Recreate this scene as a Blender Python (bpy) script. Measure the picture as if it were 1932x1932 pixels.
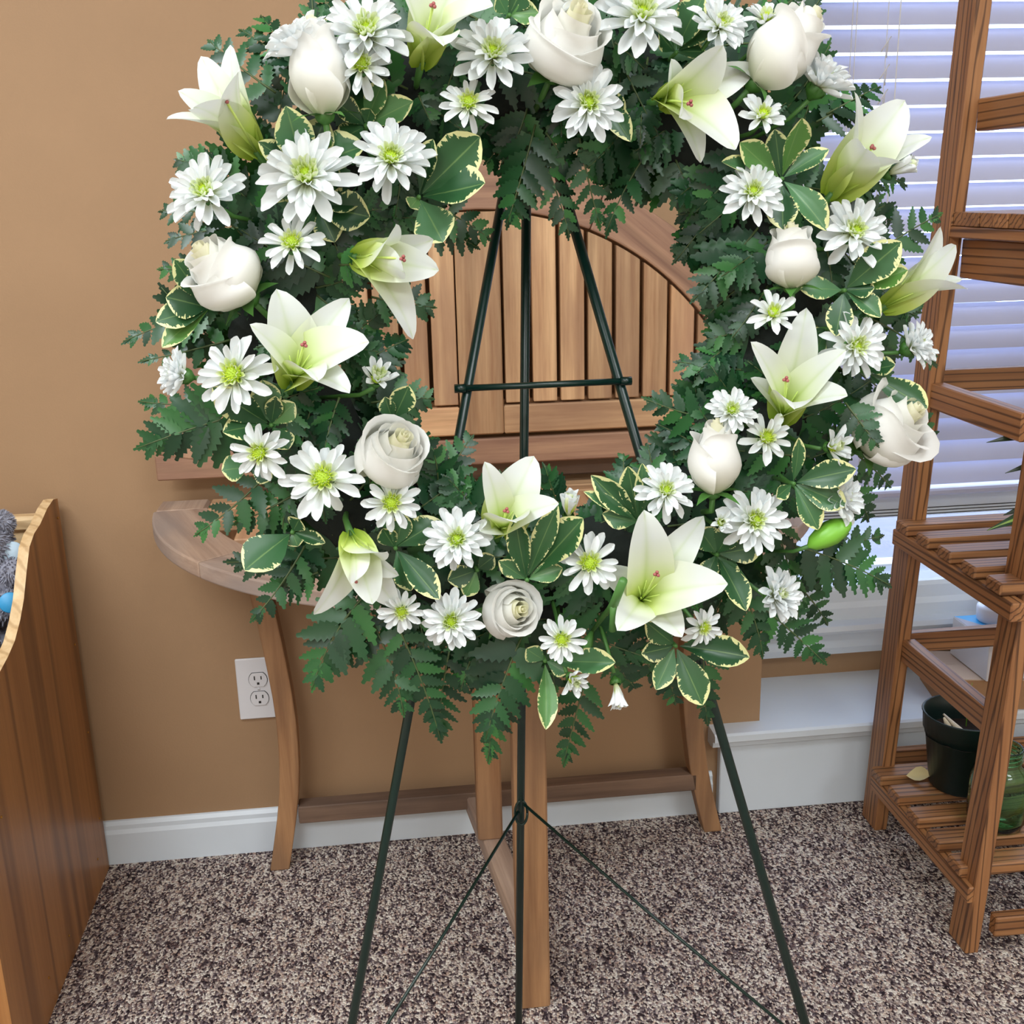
import bpy, bmesh, math, random
from mathutils import Vector, Matrix, noise
rnd = random.Random(7)
for o in list(bpy.data.objects): bpy.data.objects.remove(o)
SC = bpy.context.scene
COL = SC.collection

# ------------------------------------------------------------------ camera
PITCH, YAW, ROLL, CH, CD, FPX = 0.279504, 0.1142076, -0.0238379, 1.25644, 2.014816, 2097.84
CF = Vector((math.sin(YAW)*math.cos(PITCH), math.cos(YAW)*math.cos(PITCH), -math.sin(PITCH)))
_r0 = Vector((math.cos(YAW), -math.sin(YAW), 0)); _u0 = _r0.cross(CF)
CR = _r0*math.cos(ROLL) + _u0*math.sin(ROLL)
CU = -_r0*math.sin(ROLL) + _u0*math.cos(ROLL)
CO = Vector((0, -CD, CH))
cam = bpy.data.cameras.new('camera'); camo = bpy.data.objects.new('camera', cam); COL.objects.link(camo)
M = Matrix((CR, CU, -CF)).transposed().to_4x4(); M.translation = CO; camo.matrix_world = M
cam.sensor_width = 36; cam.lens = FPX/1932*36; cam.clip_start = 0.05
SC.camera = camo

# ------------------------------------------------------------------ world, lights, exposure
w = bpy.data.worlds.new('sky'); SC.world = w; w.use_nodes = True
bg = w.node_tree.nodes['Background']; bg.inputs[0].default_value = (0.62, 0.76, 1.0, 1); bg.inputs[1].default_value = 4.2
def ceiling_lamp(x, y, sx, sy, power, col=(.90, .962, 1), z=2.585):
    l = bpy.data.lights.new('ceiling_lamp_light', 'AREA'); l.shape = 'RECTANGLE'; l.size = sx; l.size_y = sy; l.energy = power; l.color = col
    o = bpy.data.objects.new('ceiling_lamp_light', l); COL.objects.link(o); o.location = (x, y, z); return o
ceiling_lamp(-1.15, -1.6, 1.2, .6, 35)
ceiling_lamp(0.75, -2.0, 1.2, .6, 22)
ceiling_lamp(-0.9, -3.5, 1.2, .6, 42)
ceiling_lamp(1.9, -3.6, 1.2, .6, 30)
SC.view_settings.view_transform = 'Standard'; SC.view_settings.look = 'None'
SC.view_settings.gamma = 1; SC.view_settings.use_curve_mapping = False
SC.view_settings.exposure = 0.30

# ------------------------------------------------------------------ helpers
def tag(o, label=None, cat=None, group=None, kind=None):
    if label: o['label'] = label
    if cat: o['category'] = cat
    if group: o['group'] = group
    if kind: o['kind'] = kind
    return o
def empty(name, loc, label, cat, group=None):
    o = bpy.data.objects.new(name, None); COL.objects.link(o); o.location = loc; o.empty_display_size = .02
    return tag(o, label, cat, group)
def mdata(name, verts, faces, mat, smooth=True, uv=None):
    me = bpy.data.meshes.new(name); me.from_pydata([tuple(v) for v in verts], [], faces)
    if mat: me.materials.append(mat)
    if smooth: me.polygons.foreach_set('use_smooth', [True]*len(me.polygons))
    if uv:
        l = me.uv_layers.new(name='UVMap')
        for i, lp in enumerate(me.loops): l.data[i].uv = uv[lp.vertex_index]
    me.update(); return me
def link(name, me, parent=None, mat4=None):
    o = bpy.data.objects.new(name, me); COL.objects.link(o)
    if parent: o.parent = parent
    if mat4 is not None: o.matrix_basis = mat4
    return o
def bm_mesh(name, bm, mat, smooth=False):
    me = bpy.data.meshes.new(name); bm.to_mesh(me); bm.free()
    if mat: me.materials.append(mat)
    if smooth: me.polygons.foreach_set('use_smooth', [True]*len(me.polygons))
    return me
_boxc = {}
def box_me(size, mat, bev=.002):
    k = (round(size[0], 4), round(size[1], 4), round(size[2], 4), mat.name, bev)
    if k in _boxc: return _boxc[k]
    bm = bmesh.new(); bmesh.ops.create_cube(bm, size=1)
    for v in bm.verts: v.co = Vector((v.co.x*size[0], v.co.y*size[1], v.co.z*size[2]))
    if bev: bmesh.ops.bevel(bm, geom=list(bm.edges), offset=min(bev, min(size)*.3), segments=1, affect='EDGES', profile=.5)
    _boxc[k] = bm_mesh('box', bm, mat); return _boxc[k]
def rot(ax, a): return Matrix.Rotation(a, 4, ax)
def board(name, lo, hi, mat, parent=None, axis='X', bev=.002):
    """axis-aligned board between two corners; its local X is the grain direction"""
    lo = Vector(lo); hi = Vector(hi); c = (lo+hi)/2; d = hi-lo
    if axis == 'X': s = (d.x, d.y, d.z); R = Matrix.Identity(4)
    elif axis == 'Y': s = (d.y, d.x, d.z); R = rot('Z', math.pi/2)
    else: s = (d.z, d.y, d.x); R = rot('Y', math.pi/2)
    s = tuple(abs(v) for v in s)
    base = parent.location if parent else Vector((0, 0, 0))
    return link(name, box_me(s, mat, bev), parent, Matrix.Translation(c-base) @ R)
def struct(name, lo, hi, mat, axis='X', bev=0):
    return tag(board(name, lo, hi, mat, None, axis, bev), kind='structure')
def prism(name, pts, z0, z1, mat, parent=None, mat4=None, bev=0, smooth=False):
    """extrude a 2D outline (x,y) from z0 to z1"""
    bm = bmesh.new(); vs = [bm.verts.new((p[0], p[1], z0)) for p in pts]; f = bm.faces.new(vs)
    r = bmesh.ops.extrude_face_region(bm, geom=[f])
    for v in [g for g in r['geom'] if isinstance(g, bmesh.types.BMVert)]: v.co.z = z1
    bmesh.ops.recalc_face_normals(bm, faces=bm.faces)
    if bev: bmesh.ops.bevel(bm, geom=[e for e in bm.edges if e.calc_face_angle(0) > .6], offset=bev, segments=2, affect='EDGES', profile=.5)
    return link(name, bm_mesh(name, bm, mat, smooth), parent, mat4)
def tube_data(name, pts, rad, mat, seg=8, cap=True):
    pts = [Vector(p) for p in pts]; n = len(pts); V = []; F = []
    rs = rad if isinstance(rad, (list, tuple)) else [rad]*n
    a = None
    for i, p in enumerate(pts):
        t = (pts[min(i+1, n-1)]-pts[max(i-1, 0)]).normalized()
        if a is None: a = t.orthogonal().normalized()
        a = (a - t*a.dot(t)).normalized(); b = t.cross(a)
        for k in range(seg):
            an = 2*math.pi*k/seg; V.append(p + (a*math.cos(an)+b*math.sin(an))*rs[i])
    for i in range(n-1):
        for k in range(seg):
            k2 = (k+1) % seg; F.append((i*seg+k, i*seg+k2, (i+1)*seg+k2, (i+1)*seg+k))
    if cap: F.append(tuple(range(seg))[::-1]); F.append(tuple((n-1)*seg+k for k in range(seg)))
    return mdata(name, V, F, mat)
def tube(name, pts, rad, mat, parent=None, seg=8):
    b = parent.location if parent else Vector((0, 0, 0))
    return link(name, tube_data(name, [Vector(p)-b for p in pts], rad, mat, seg), parent)
def lathe(name, prof, mat, parent=None, loc=(0, 0, 0), seg=28):
    V = []; F = []; n = len(prof)
    for r, z in prof:
        for k in range(seg):
            a = 2*math.pi*k/seg; V.append((r*math.cos(a), r*math.sin(a), z))
    for i in range(n-1):
        for k in range(seg):
            k2 = (k+1) % seg; F.append((i*seg+k, i*seg+k2, (i+1)*seg+k2, (i+1)*seg+k))
    return link(name, mdata(name, V, F, mat), parent, Matrix.Translation(Vector(loc)))
def ray(px, py): return (CF + CR*((px-966)/FPX) - CU*((py-966)/FPX))
def on_plane(px, py, n, c):
    d = ray(px, py); n = Vector(n); return CO + d*((c-CO.dot(n))/d.dot(n))

# ------------------------------------------------------------------ materials
def new_mat(name):
    m = bpy.data.materials.new(name); m.use_nodes = True; nt = m.node_tree
    return m, nt, nt.nodes['Principled BSDF']
def N(nt, t, **kw):
    n = nt.nodes.new(t)
    for k, v in kw.items():
        if k.startswith('i_'):
            key = k[2:]; key = int(key) if key.isdigit() else key
            n.inputs[key].default_value = v
        else: setattr(n, k, v)
    return n
def srgb(r, g, b):
    f = lambda c: (c/255/12.92) if c/255 <= .04045 else ((c/255+.055)/1.055)**2.4
    return (f(r), f(g), f(b), 1)
def ramp(nt, stops):
    r = nt.nodes.new('ShaderNodeValToRGB'); e = r.color_ramp.elements
    while len(e) < len(stops): e.new(.5)
    for el, (p, c) in zip(e, stops): el.position = p; el.color = c
    return r
def plain(name, col, rough=.5, metal=0, var=0, bump=0, bscale=200, spec=.5):
    m, nt, p = new_mat(name); p.inputs['Base Color'].default_value = col; p.inputs['Roughness'].default_value = rough
    p.inputs['Metallic'].default_value = metal; p.inputs['Specular IOR Level'].default_value = spec
    tc = N(nt, 'ShaderNodeTexCoord')
    if var:
        no = N(nt, 'ShaderNodeTexNoise', i_Scale=6.0, i_Detail=4.0); nt.links.new(tc.outputs['Object'], no.inputs['Vector'])
        a = tuple(max(0, c*(1-var)) for c in col[:3])+(1,); b = tuple(min(1, c*(1+var)) for c in col[:3])+(1,)
        r = ramp(nt, [(.3, a), (.7, b)]); nt.links.new(no.outputs['Fac'], r.inputs[0]); nt.links.new(r.outputs[0], p.inputs['Base Color'])
    if bump:
        no = N(nt, 'ShaderNodeTexNoise', i_Scale=float(bscale), i_Detail=3.0); nt.links.new(tc.outputs['Object'], no.inputs['Vector'])
        bn = N(nt, 'ShaderNodeBump', i_Strength=bump, i_Distance=.002); nt.links.new(no.outputs['Fac'], bn.inputs['Height']); nt.links.new(bn.outputs[0], p.inputs['Normal'])
    return m
def wood(name, dark, mid, light, band=14, stretch=.06, rough=.55, lines=.5, dist=3.0, blotch=None, var=.18, bump=.15):
    """grain runs along the object's local X"""
    m, nt, p = new_mat(name); L = nt.links.new
    tc = N(nt, 'ShaderNodeTexCoord'); oi = N(nt, 'ShaderNodeObjectInfo')
    ad = N(nt, 'ShaderNodeVectorMath', operation='SCALE'); ad.inputs[0].default_value = (7.3, 3.1, 5.7); L(oi.outputs['Random'], ad.inputs['Scale'])
    su = N(nt, 'ShaderNodeVectorMath', operation='ADD'); L(tc.outputs['Object'], su.inputs[0]); L(ad.outputs[0], su.inputs[1])
    mp = N(nt, 'ShaderNodeMapping'); mp.inputs['Scale'].default_value = (stretch, 1, 1); L(su.outputs[0], mp.inputs['Vector'])
    wv = N(nt, 'ShaderNodeTexWave', wave_type='BANDS', bands_direction='DIAGONAL', i_Scale=float(band), i_Distortion=dist, i_Detail=2.5); wv.inputs['Detail Scale'].default_value = 1.2
    L(mp.outputs[0], wv.inputs['Vector'])
    n1 = N(nt, 'ShaderNodeTexNoise', i_Scale=60.0, i_Detail=5.0, i_Roughness=.65); L(mp.outputs[0], n1.inputs['Vector'])
    r1 = ramp(nt, [(.32, mid), (.68, light)]); L(n1.outputs['Fac'], r1.inputs[0])
    r2 = ramp(nt, [(0, (1, 1, 1, 1)), (.28, (0, 0, 0, 1))]); L(wv.outputs['Fac'], r2.inputs[0])
    mu = N(nt, 'ShaderNodeMath', operation='MULTIPLY'); mu.inputs[1].default_value = lines; L(r2.outputs[0], mu.inputs[0])
    mx = N(nt, 'ShaderNodeMix', data_type='RGBA'); L(mu.outputs[0], mx.inputs['Factor']); L(r1.outputs[0], mx.inputs['A']); mx.inputs['B'].default_value = dark
    out = mx.outputs['Result']
    if blotch:
        n2 = N(nt, 'ShaderNodeTexNoise', i_Scale=9.0, i_Detail=4.0); 
        mp2 = N(nt, 'ShaderNodeMapping'); mp2.inputs['Scale'].default_value = (.35, 1, 1); L(su.outputs[0], mp2.inputs['Vector']); L(mp2.outputs[0], n2.inputs['Vector'])
        r3 = ramp(nt, [(.42, (0, 0, 0, 1)), (.68, (.7, .7, .7, 1))]); L(n2.outputs['Fac'], r3.inputs[0])
        m2 = N(nt, 'ShaderNodeMix', data_type='RGBA'); L(r3.outputs[0], m2.inputs['Factor']); L(out, m2.inputs['A']); m2.inputs['B'].default_value = blotch; out = m2.outputs['Result']
    hs = N(nt, 'ShaderNodeHueSaturation'); mr = N(nt, 'ShaderNodeMapRange'); mr.inputs['To Min'].default_value = 1-var; mr.inputs['To Max'].default_value = 1+var
    L(oi.outputs['Random'], mr.inputs['Value']); L(mr.outputs[0], hs.inputs['Value']); L(out, hs.inputs['Color']); L(hs.outputs[0], p.inputs['Base Color'])
    p.inputs['Roughness'].default_value = rough
    bn = N(nt, 'ShaderNodeBump', i_Strength=bump, i_Distance=.001); L(n1.outputs['Fac'], bn.inputs['Height']); L(bn.outputs[0], p.inputs['Normal'])
    return m
M_teak = wood('weathered_teak', srgb(110, 76, 54), srgb(176, 132, 96), srgb(222, 182, 138), band=10, stretch=.05, lines=.25, blotch=srgb(158, 120, 96), rough=.6, var=.3)
M_teak_grey = wood('greyed_teak', srgb(95, 75, 65), srgb(152, 125, 108), srgb(188, 162, 142), band=10, stretch=.05, lines=.25, blotch=srgb(140, 132, 130), rough=.65, var=.06)
M_teak_dark = wood('raw_teak_frame', srgb(86, 56, 38), srgb(146, 104, 70), srgb(184, 140, 98), band=10, stretch=.05, lines=.3, blotch=srgb(120, 92, 70), rough=.7, var=.08, bump=.4)
M_teak_rim = wood('rim_teak', srgb(96, 68, 56), srgb(150, 112, 92), srgb(190, 150, 120), band=10, stretch=.05, lines=.3, blotch=srgb(138, 104, 90), rough=.6, var=.12)
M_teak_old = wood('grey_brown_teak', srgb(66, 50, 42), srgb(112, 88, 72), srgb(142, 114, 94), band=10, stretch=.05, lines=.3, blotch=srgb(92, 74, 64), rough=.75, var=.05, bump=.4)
M_fir = wood('stained_fir', srgb(58, 32, 18), srgb(134, 88, 54), srgb(166, 118, 76), band=48, stretch=.02, lines=.8, dist=5, rough=.45, var=.12)
M_pine = wood('stained_pine_bin', srgb(80, 46, 22), srgb(146, 96, 52), srgb(170, 118, 68), band=5, stretch=.035, lines=.5, dist=11, rough=.4, var=.04)
M_pine_edge = wood('pale_pine_edge', srgb(170, 130, 84), srgb(215, 180, 132), srgb(236, 208, 164), band=20, stretch=.2, lines=.5, dist=3, rough=.5, var=.03)
M_wall = plain('tan_wall_paint', srgb(166, 134, 102), .62, var=.03, bump=.12, bscale=260, spec=.35)
M_white = plain('white_trim_paint', srgb(222, 232, 242), .38, var=.02)
M_offwhite = plain('room_wall_paint', srgb(226, 214, 198), .8)
M_ceil = plain('ceiling_tile', srgb(236, 234, 228), .9)
M_green_metal = plain('green_enamelled_wire', srgb(5, 36, 30), .3, spec=.5)
M_plate = plain('white_plastic', srgb(226, 226, 230), .35)
M_hole = plain('dark_slot', srgb(30, 28, 26), .6)
M_brass = plain('brass_nail', srgb(200, 150, 70), .3, 1.0)

def carpet_mat():
    m, nt, p = new_mat('flecked_loop_carpet'); L = nt.links.new
    tc = N(nt, 'ShaderNodeTexCoord'); mp = N(nt, 'ShaderNodeMapping'); mp.inputs['Rotation'].default_value = (0, 0, .12); mp.inputs['Scale'].default_value = (1, .72, 1)
    L(tc.outputs['Object'], mp.inputs['Vector'])
    vo = N(nt, 'ShaderNodeTexVoronoi', i_Scale=300.0, i_Randomness=.95); L(mp.outputs[0], vo.inputs['Vector'])
    sx = N(nt, 'ShaderNodeSeparateColor'); L(vo.outputs['Color'], sx.inputs[0])
    no = N(nt, 'ShaderNodeTexNoise', i_Scale=130.0, i_Detail=1.5); mp3 = N(nt, 'ShaderNodeMapping'); mp3.inputs['Scale'].default_value = (1, .35, 1); L(mp.outputs[0], mp3.inputs['Vector']); L(mp3.outputs[0], no.inputs['Vector'])
    a = N(nt, 'ShaderNodeMath', operation='MULTIPLY_ADD'); a.inputs[1].default_value = 1.1; a.inputs[2].default_value = -.5; L(no.outputs['Fac'], a.inputs[0])
    b = N(nt, 'ShaderNodeMath', operation='ADD'); L(sx.outputs[0], b.inputs[0]); L(a.outputs[0], b.inputs[1])
    r = ramp(nt, [(.0, srgb(58, 49, 54)), (.22, srgb(90, 79, 84)), (.42, srgb(132, 120, 122)), (.58, srgb(186, 175, 170)), (.8, srgb(216, 207, 200)), (1, srgb(236, 231, 224))]); L(b.outputs[0], r.inputs[0])
    r2 = ramp(nt, [(0, srgb(120, 108, 130)), (.35, srgb(128, 118, 118)), (.7, srgb(140, 122, 104)), (1, srgb(170, 112, 84))]); L(sx.outputs[1], r2.inputs[0])
    mx = N(nt, 'ShaderNodeMix', data_type='RGBA', blend_type='OVERLAY'); mx.inputs['Factor'].default_value = .45; L(r.outputs[0], mx.inputs['A']); L(r2.outputs[0], mx.inputs['B'])
    L(mx.outputs['Result'], p.inputs['Base Color']); p.inputs['Roughness'].default_value = .95; p.inputs['Specular IOR Level'].default_value = .1
    iv = N(nt, 'ShaderNodeMath', operation='SUBTRACT'); iv.inputs[0].default_value = 1; L(vo.outputs['Distance'], iv.inputs[1])
    bn = N(nt, 'ShaderNodeBump', i_Strength=.9, i_Distance=.004); L(iv.outputs[0], bn.inputs['Height']); L(bn.outputs[0], p.inputs['Normal'])
    return m
M_carpet = carpet_mat()

def translucent(name, build, trans=.25, tcol=None, rough=.5, spec=.4):
    """principled surface mixed with translucency; build(nt) returns a colour socket"""
    m, nt, p = new_mat(name); L = nt.links.new
    c = build(nt)
    if hasattr(c, 'links'): L(c, p.inputs['Base Color'])
    else: p.inputs['Base Color'].default_value = c
    p.inputs['Roughness'].default_value = rough; p.inputs['Specular IOR Level'].default_value = spec
    t = N(nt, 'ShaderNodeBsdfTranslucent')
    if tcol: t.inputs[0].default_value = tcol
    elif hasattr(c, 'links'): L(c, t.inputs[0])
    else: t.inputs[0].default_value = c
    mx = N(nt, 'ShaderNodeMixShader'); mx.inputs[0].default_value = trans
    L(p.outputs[0], mx.inputs[1]); L(t.outputs[0], mx.inputs[2]); L(mx.outputs[0], nt.nodes['Material Output'].inputs[0])
    return m
def uvgrad(stops, axis=0, nscale=0):
    def f(nt):
        uv = N(nt, 'ShaderNodeUVMap'); s = N(nt, 'ShaderNodeSeparateXYZ'); nt.links.new(uv.outputs[0], s.inputs[0])
        r = ramp(nt, stops); nt.links.new(s.outputs[axis], r.inputs[0]); return r.outputs[0]
    return f
W_ = srgb(238, 242, 243)
M_mum = translucent('mum_petal', uvgrad([(0, srgb(214, 226, 150)), (.3, srgb(236, 241, 226)), (.55, W_)]), .3, rough=.55, spec=.25)
M_mum_in = translucent('mum_inner_petal', uvgrad([(0, srgb(160, 190, 40)), (.5, srgb(206, 224, 120)), (1, srgb(236, 242, 214))]), .3, rough=.55, spec=.25)
M_eye = plain('mum_eye', srgb(150, 180, 30), .6)
M_eye_tip = plain('mum_floret', srgb(200, 214, 60), .6)
M_calyx = plain('green_calyx', srgb(62, 110, 42), .5, var=.2)
M_stem = plain('green_stem', srgb(74, 122, 56), .45, var=.15)
M_rose = translucent('rose_petal', uvgrad([(0, srgb(226, 229, 196)), (.25, srgb(243, 243, 231)), (.6, srgb(247, 247, 244))]), .42, rough=.6, spec=.2)
M_rose_core = translucent('rose_heart_petal', uvgrad([(0, srgb(226, 226, 170)), (1, srgb(243, 241, 218))]), .45, rough=.6, spec=.2)
def lily_col(nt):
    L = nt.links.new
    uv = N(nt, 'ShaderNodeUVMap'); s = N(nt, 'ShaderNodeSeparateXYZ'); L(uv.outputs[0], s.inputs[0])
    r = ramp(nt, [(0, srgb(158, 190, 50)), (.22, srgb(206, 222, 120)), (.48, srgb(226, 232, 206)), (.7, srgb(229, 234, 230))]); L(s.outputs[0], r.inputs[0])
    a = N(nt, 'ShaderNodeMath', operation='SUBTRACT'); a.inputs[1].default_value = .5; L(s.outputs[1], a.inputs[0])
    b = N(nt, 'ShaderNodeMath', operation='ABSOLUTE'); L(a.outputs[0], b.inputs[0])
    r2 = ramp(nt, [(0, (.55, .55, .55, 1)), (.07, (.15, .15, .15, 1)), (.16, (0, 0, 0, 1))]); L(b.outputs[0], r2.inputs[0])
    r3 = ramp(nt, [(0, (1, 1, 1, 1)), (.85, (.25, .25, .25, 1)), (.93, (.8, .8, .8, 1))]); L(s.outputs[0], r3.inputs[0])
    mu = N(nt, 'ShaderNodeMath', operation='MULTIPLY'); L(r2.outputs[0], mu.inputs[0]); L(r3.outputs[0], mu.inputs[1])
    mx = N(nt, 'ShaderNodeMix', data_type='RGBA'); L(mu.outputs[0], mx.inputs['Factor']); L(r.outputs[0], mx.inputs['A']); mx.inputs['B'].default_value = srgb(172, 200, 78)
    return mx.outputs['Result']
M_lily = translucent('lily_tepal', lily_col, .3, rough=.5, spec=.3)
M_lilybud = plain('green_lily_bud', srgb(112, 172, 52), .4, var=.2)
M_fil = plain('pale_green_filament', srgb(190, 212, 110), .5)
M_stig = plain('maroon_stigma', srgb(160, 88, 84), .5)
def fern_col(nt):
    oi = N(nt, 'ShaderNodeObjectInfo'); r = ramp(nt, [(0, srgb(16, 50, 32)), (.4, srgb(26, 68, 40)), (.75, srgb(36, 86, 46)), (1, srgb(58, 116, 56))]); nt.links.new(oi.outputs['Random'], r.inputs[0]); return r.outputs[0]
M_fern = translucent('fern_green', fern_col, .10, tcol=srgb(70, 130, 40), rough=.36, spec=.5)
M_rachis = plain('fern_stalk', srgb(72, 88, 48), .5)
def pit_col(nt):
    L = nt.links.new
    uv = N(nt, 'ShaderNodeUVMap'); s = N(nt, 'ShaderNodeSeparateXYZ'); L(uv.outputs[0], s.inputs[0])
    tc = N(nt, 'ShaderNodeTexCoord'); oi = N(nt, 'ShaderNodeObjectInfo')
    a = N(nt, 'ShaderNodeMath', operation='SUBTRACT'); a.inputs[1].default_value = .5; L(s.outputs[1], a.inputs[0])
    b = N(nt, 'ShaderNodeMath', operation='ABSOLUTE'); L(a.outputs[0], b.inputs[0])          # 0 midrib .. .5 margin
    mp = N(nt, 'ShaderNodeMapping'); mp.inputs['Scale'].default_value = (16, 3, 1); L(uv.outputs[0], mp.inputs['Vector'])
    cx = N(nt, 'ShaderNodeCombineXYZ'); mm = N(nt, 'ShaderNodeMath', operation='MULTIPLY'); mm.inputs[1].default_value = 37; L(oi.outputs['Random'], mm.inputs[0]); L(mm.outputs[0], cx.inputs[2])
    ad = N(nt, 'ShaderNodeVectorMath', operation='ADD'); L(mp.outputs[0], ad.inputs[0]); L(cx.outputs[0], ad.inputs[1])
    no = N(nt, 'ShaderNodeTexNoise', i_Scale=1.6, i_Detail=2.0); L(ad.outputs[0], no.inputs['Vector'])
    tip = N(nt, 'ShaderNodeMapRange'); tip.inputs['From Min'].default_value = .72; tip.inputs['From Max'].default_value = 1; tip.inputs['To Min'].default_value = 0; tip.inputs['To Max'].default_value = .32; L(s.outputs[0], tip.inputs['Value'])
    e = N(nt, 'ShaderNodeMath', operation='ADD'); L(b.outputs[0], e.inputs[0]); L(tip.outputs[0], e.inputs[1])
    bs = N(nt, 'ShaderNodeMapRange'); bs.inputs['From Min'].default_value = .05; bs.inputs['From Max'].default_value = .55; bs.inputs['To Min'].default_value = -.13; bs.inputs['To Max'].default_value = .0; L(s.outputs[0], bs.inputs['Value'])
    e2 = N(nt, 'ShaderNodeMath', operation='ADD'); L(e.outputs[0], e2.inputs[0]); L(bs.outputs[0], e2.inputs[1])
    lf_ = N(nt, 'ShaderNodeTexNoise', i_Scale=.35, i_Detail=1.0); L(ad.outputs[0], lf_.inputs['Vector'])
    l2 = N(nt, 'ShaderNodeMath', operation='MULTIPLY_ADD'); l2.inputs[1].default_value = .34; l2.inputs[2].default_value = -.18; L(lf_.outputs['Fac'], l2.inputs[0])
    e3 = N(nt, 'ShaderNodeMath', operation='ADD'); L(e2.outputs[0], e3.inputs[0]); L(l2.outputs[0], e3.inputs[1])
    f = N(nt, 'ShaderNodeMath', operation='MULTIPLY_ADD'); f.inputs[1].default_value = .46; L(no.outputs['Fac'], f.inputs[0]); L(e3.outputs[0], f.inputs[2])
    r = ramp(nt, [(.0, (0, 0, 0, 1)), (.665, (0, 0, 0, 1)), (.69, (1, 1, 1, 1))]); L(f.outputs[0], r.inputs[0])
    g = ramp(nt, [(0, srgb(36, 76, 44)), (.5, srgb(50, 94, 52)), (.85, srgb(80, 124, 82)), (1, srgb(86, 134, 56))]); L(oi.outputs['Random'], g.inputs[0])
    rib = ramp(nt, [(0, (.45, .45, .45, 1)), (.03, (0, 0, 0, 1))]); L(b.outputs[0], rib.inputs[0])
    m0 = N(nt, 'ShaderNodeMix', data_type='RGBA'); L(rib.outputs[0], m0.inputs['Factor']); L(g.outputs[0], m0.inputs['A']); m0.inputs['B'].default_value = srgb(140, 170, 100)
    mx = N(nt, 'ShaderNodeMix', data_type='RGBA'); L(r.outputs[0], mx.inputs['Factor']); L(m0.outputs['Result'], mx.inputs['A']); mx.inputs['B'].default_value = srgb(222, 222, 160)
    return mx.outputs['Result']
M_pit = translucent('variegated_leaf', pit_col, .12, rough=.36, spec=.5)
M_form = plain('dark_wreath_form', srgb(10, 20, 14), .9, bump=.6, bscale=150)

# ------------------------------------------------------------------ room shell
WX = .735                      # right end of the tan wall, where the window recess starts
struct('floor', (-2.6, -4.2, -.02), (2.9, .4, 0), M_carpet)
struct('ceiling', (-2.6, -4.2, 2.6), (2.9, .5, 2.65), M_ceil)
struct('wall_back', (-2.6, 0, 0), (WX, .3, 2.6), M_wall)
struct('wall_back_right', (2.25, 0, 0), (2.9, .3, 2.6), M_wall)
struct('wall_back_head', (WX, .2, 1.96), (2.25, .3, 2.6), M_wall)
struct('wall_back_below_window', (WX, .2, 0), (2.25, .3, .255), M_wall)
struct('wall_left', (-2.65, -4.2, 0), (-2.6, .3, 2.6), M_offwhite)
struct('wall_right', (2.9, -4.2, 0), (2.95, .3, 2.6), M_offwhite)
struct('wall_front', (-2.65, -4.25, 0), (2.95, -4.2, 2.6), M_offwhite)
def moulded(name, x0, x1, prof, mat):
    V = []; F = []; n = len(prof)
    for x in (x0, x1):
        for y, z in prof: V.append((x, y, z))
    for i in range(n-1): F.append((i, i+1, n+i+1, n+i))
    F.append(tuple(range(n))[::-1]); F.append(tuple(range(n, 2*n))); F.append((n-1, 0, n, 2*n-1))
    me = mdata(name, V, F, mat, smooth=False)
    bm = bmesh.new(); bm.from_mesh(me); bmesh.ops.recalc_face_normals(bm, faces=bm.faces); bm.to_mesh(me); bm.free()
    return tag(link(name, me), kind='structure')
moulded('baseboard_back', -2.6, .636, [(0, 0), (-.013, 0), (-.013, .066), (-.009, .074), (-.009, .083), (-.004, .09), (0, .091)], M_white)
# boxed-in ledge below the window recess
struct('trim_1', (.648, -.02, 0), (2.25, .2, .16), M_white, bev=.002)
moulded('trim_2', .626, 2.25, [(.2, .16), (-.02, .16), (-.036, .163), (-.038, .176), (-.05, .180), (-.05, .193), (-.045, .197), (.2, .197)], M_white)
# ------------------------------------------------------------------ window
moulded('trim_3', WX, 2.25, [(.2, .253), (.178, .253), (.172, .27), (.172, .306), (.15, .312), (.145, .32), (.15, .33), (.178, .333), (.178, .36), (.185, .372), (.185, .40), (.192, .408), (.2, .41)], M_white)
struct('trim_4', (WX, .165, .41), (.852, .3, 1.96), M_white, bev=.003)
struct('trim_5', (2.13, .165, .41), (2.25, .3, 1.96), M_white, bev=.003)
M_glass, nt, p = new_mat('window_glass')
g = N(nt, 'ShaderNodeBsdfGlossy', i_Roughness=.02); t = N(nt, 'ShaderNodeBsdfTransparent'); mx = N(nt, 'ShaderNodeMixShader'); mx.inputs[0].default_value = .07
nt.links.new(t.outputs[0], mx.inputs[1]); nt.links.new(g.outputs[0], mx.inputs[2]); nt.links.new(mx.outputs[0], nt.nodes['Material Output'].inputs[0])
win = empty('window_1', (1.49, .27, .41), 'white framed window behind horizontal blinds', 'window'); win['kind'] = 'structure'
del win['category']; del win['label']
for nm, lo, hi in (('sash_rail', (.852, .25, .41), (2.13, .3, .43)), ('meeting_rail', (.852, .235, .545), (2.13, .3, .60)), ('sash_rail', (.852, .25, 1.9), (2.13, .3, 1.96)),
                   ('sash_stile', (.852, .25, .43), (.885, .3, 1.9)), ('sash_stile', (2.1, .25, .43), (2.13, .3, 1.9)), ('mullion', (1.48, .25, .43), (1.52, .3, 1.9))):
    board(nm, lo, hi, M_white, win, bev=.003)
for z in (.549, .556, .563): board('track_line', (.852, .2335, z), (2.13, .2352, z+.0016), M_hole, win, bev=0)
for x0, x1 in ((.885, 1.48), (1.52, 2.1)):
    board('pane', (x0, .274, .43), (x1, .278, .545), M_glass, win, bev=0)
    board('pane', (x0, .274, .60), (x1, .278, 1.9), M_glass, win, bev=0)
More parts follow.
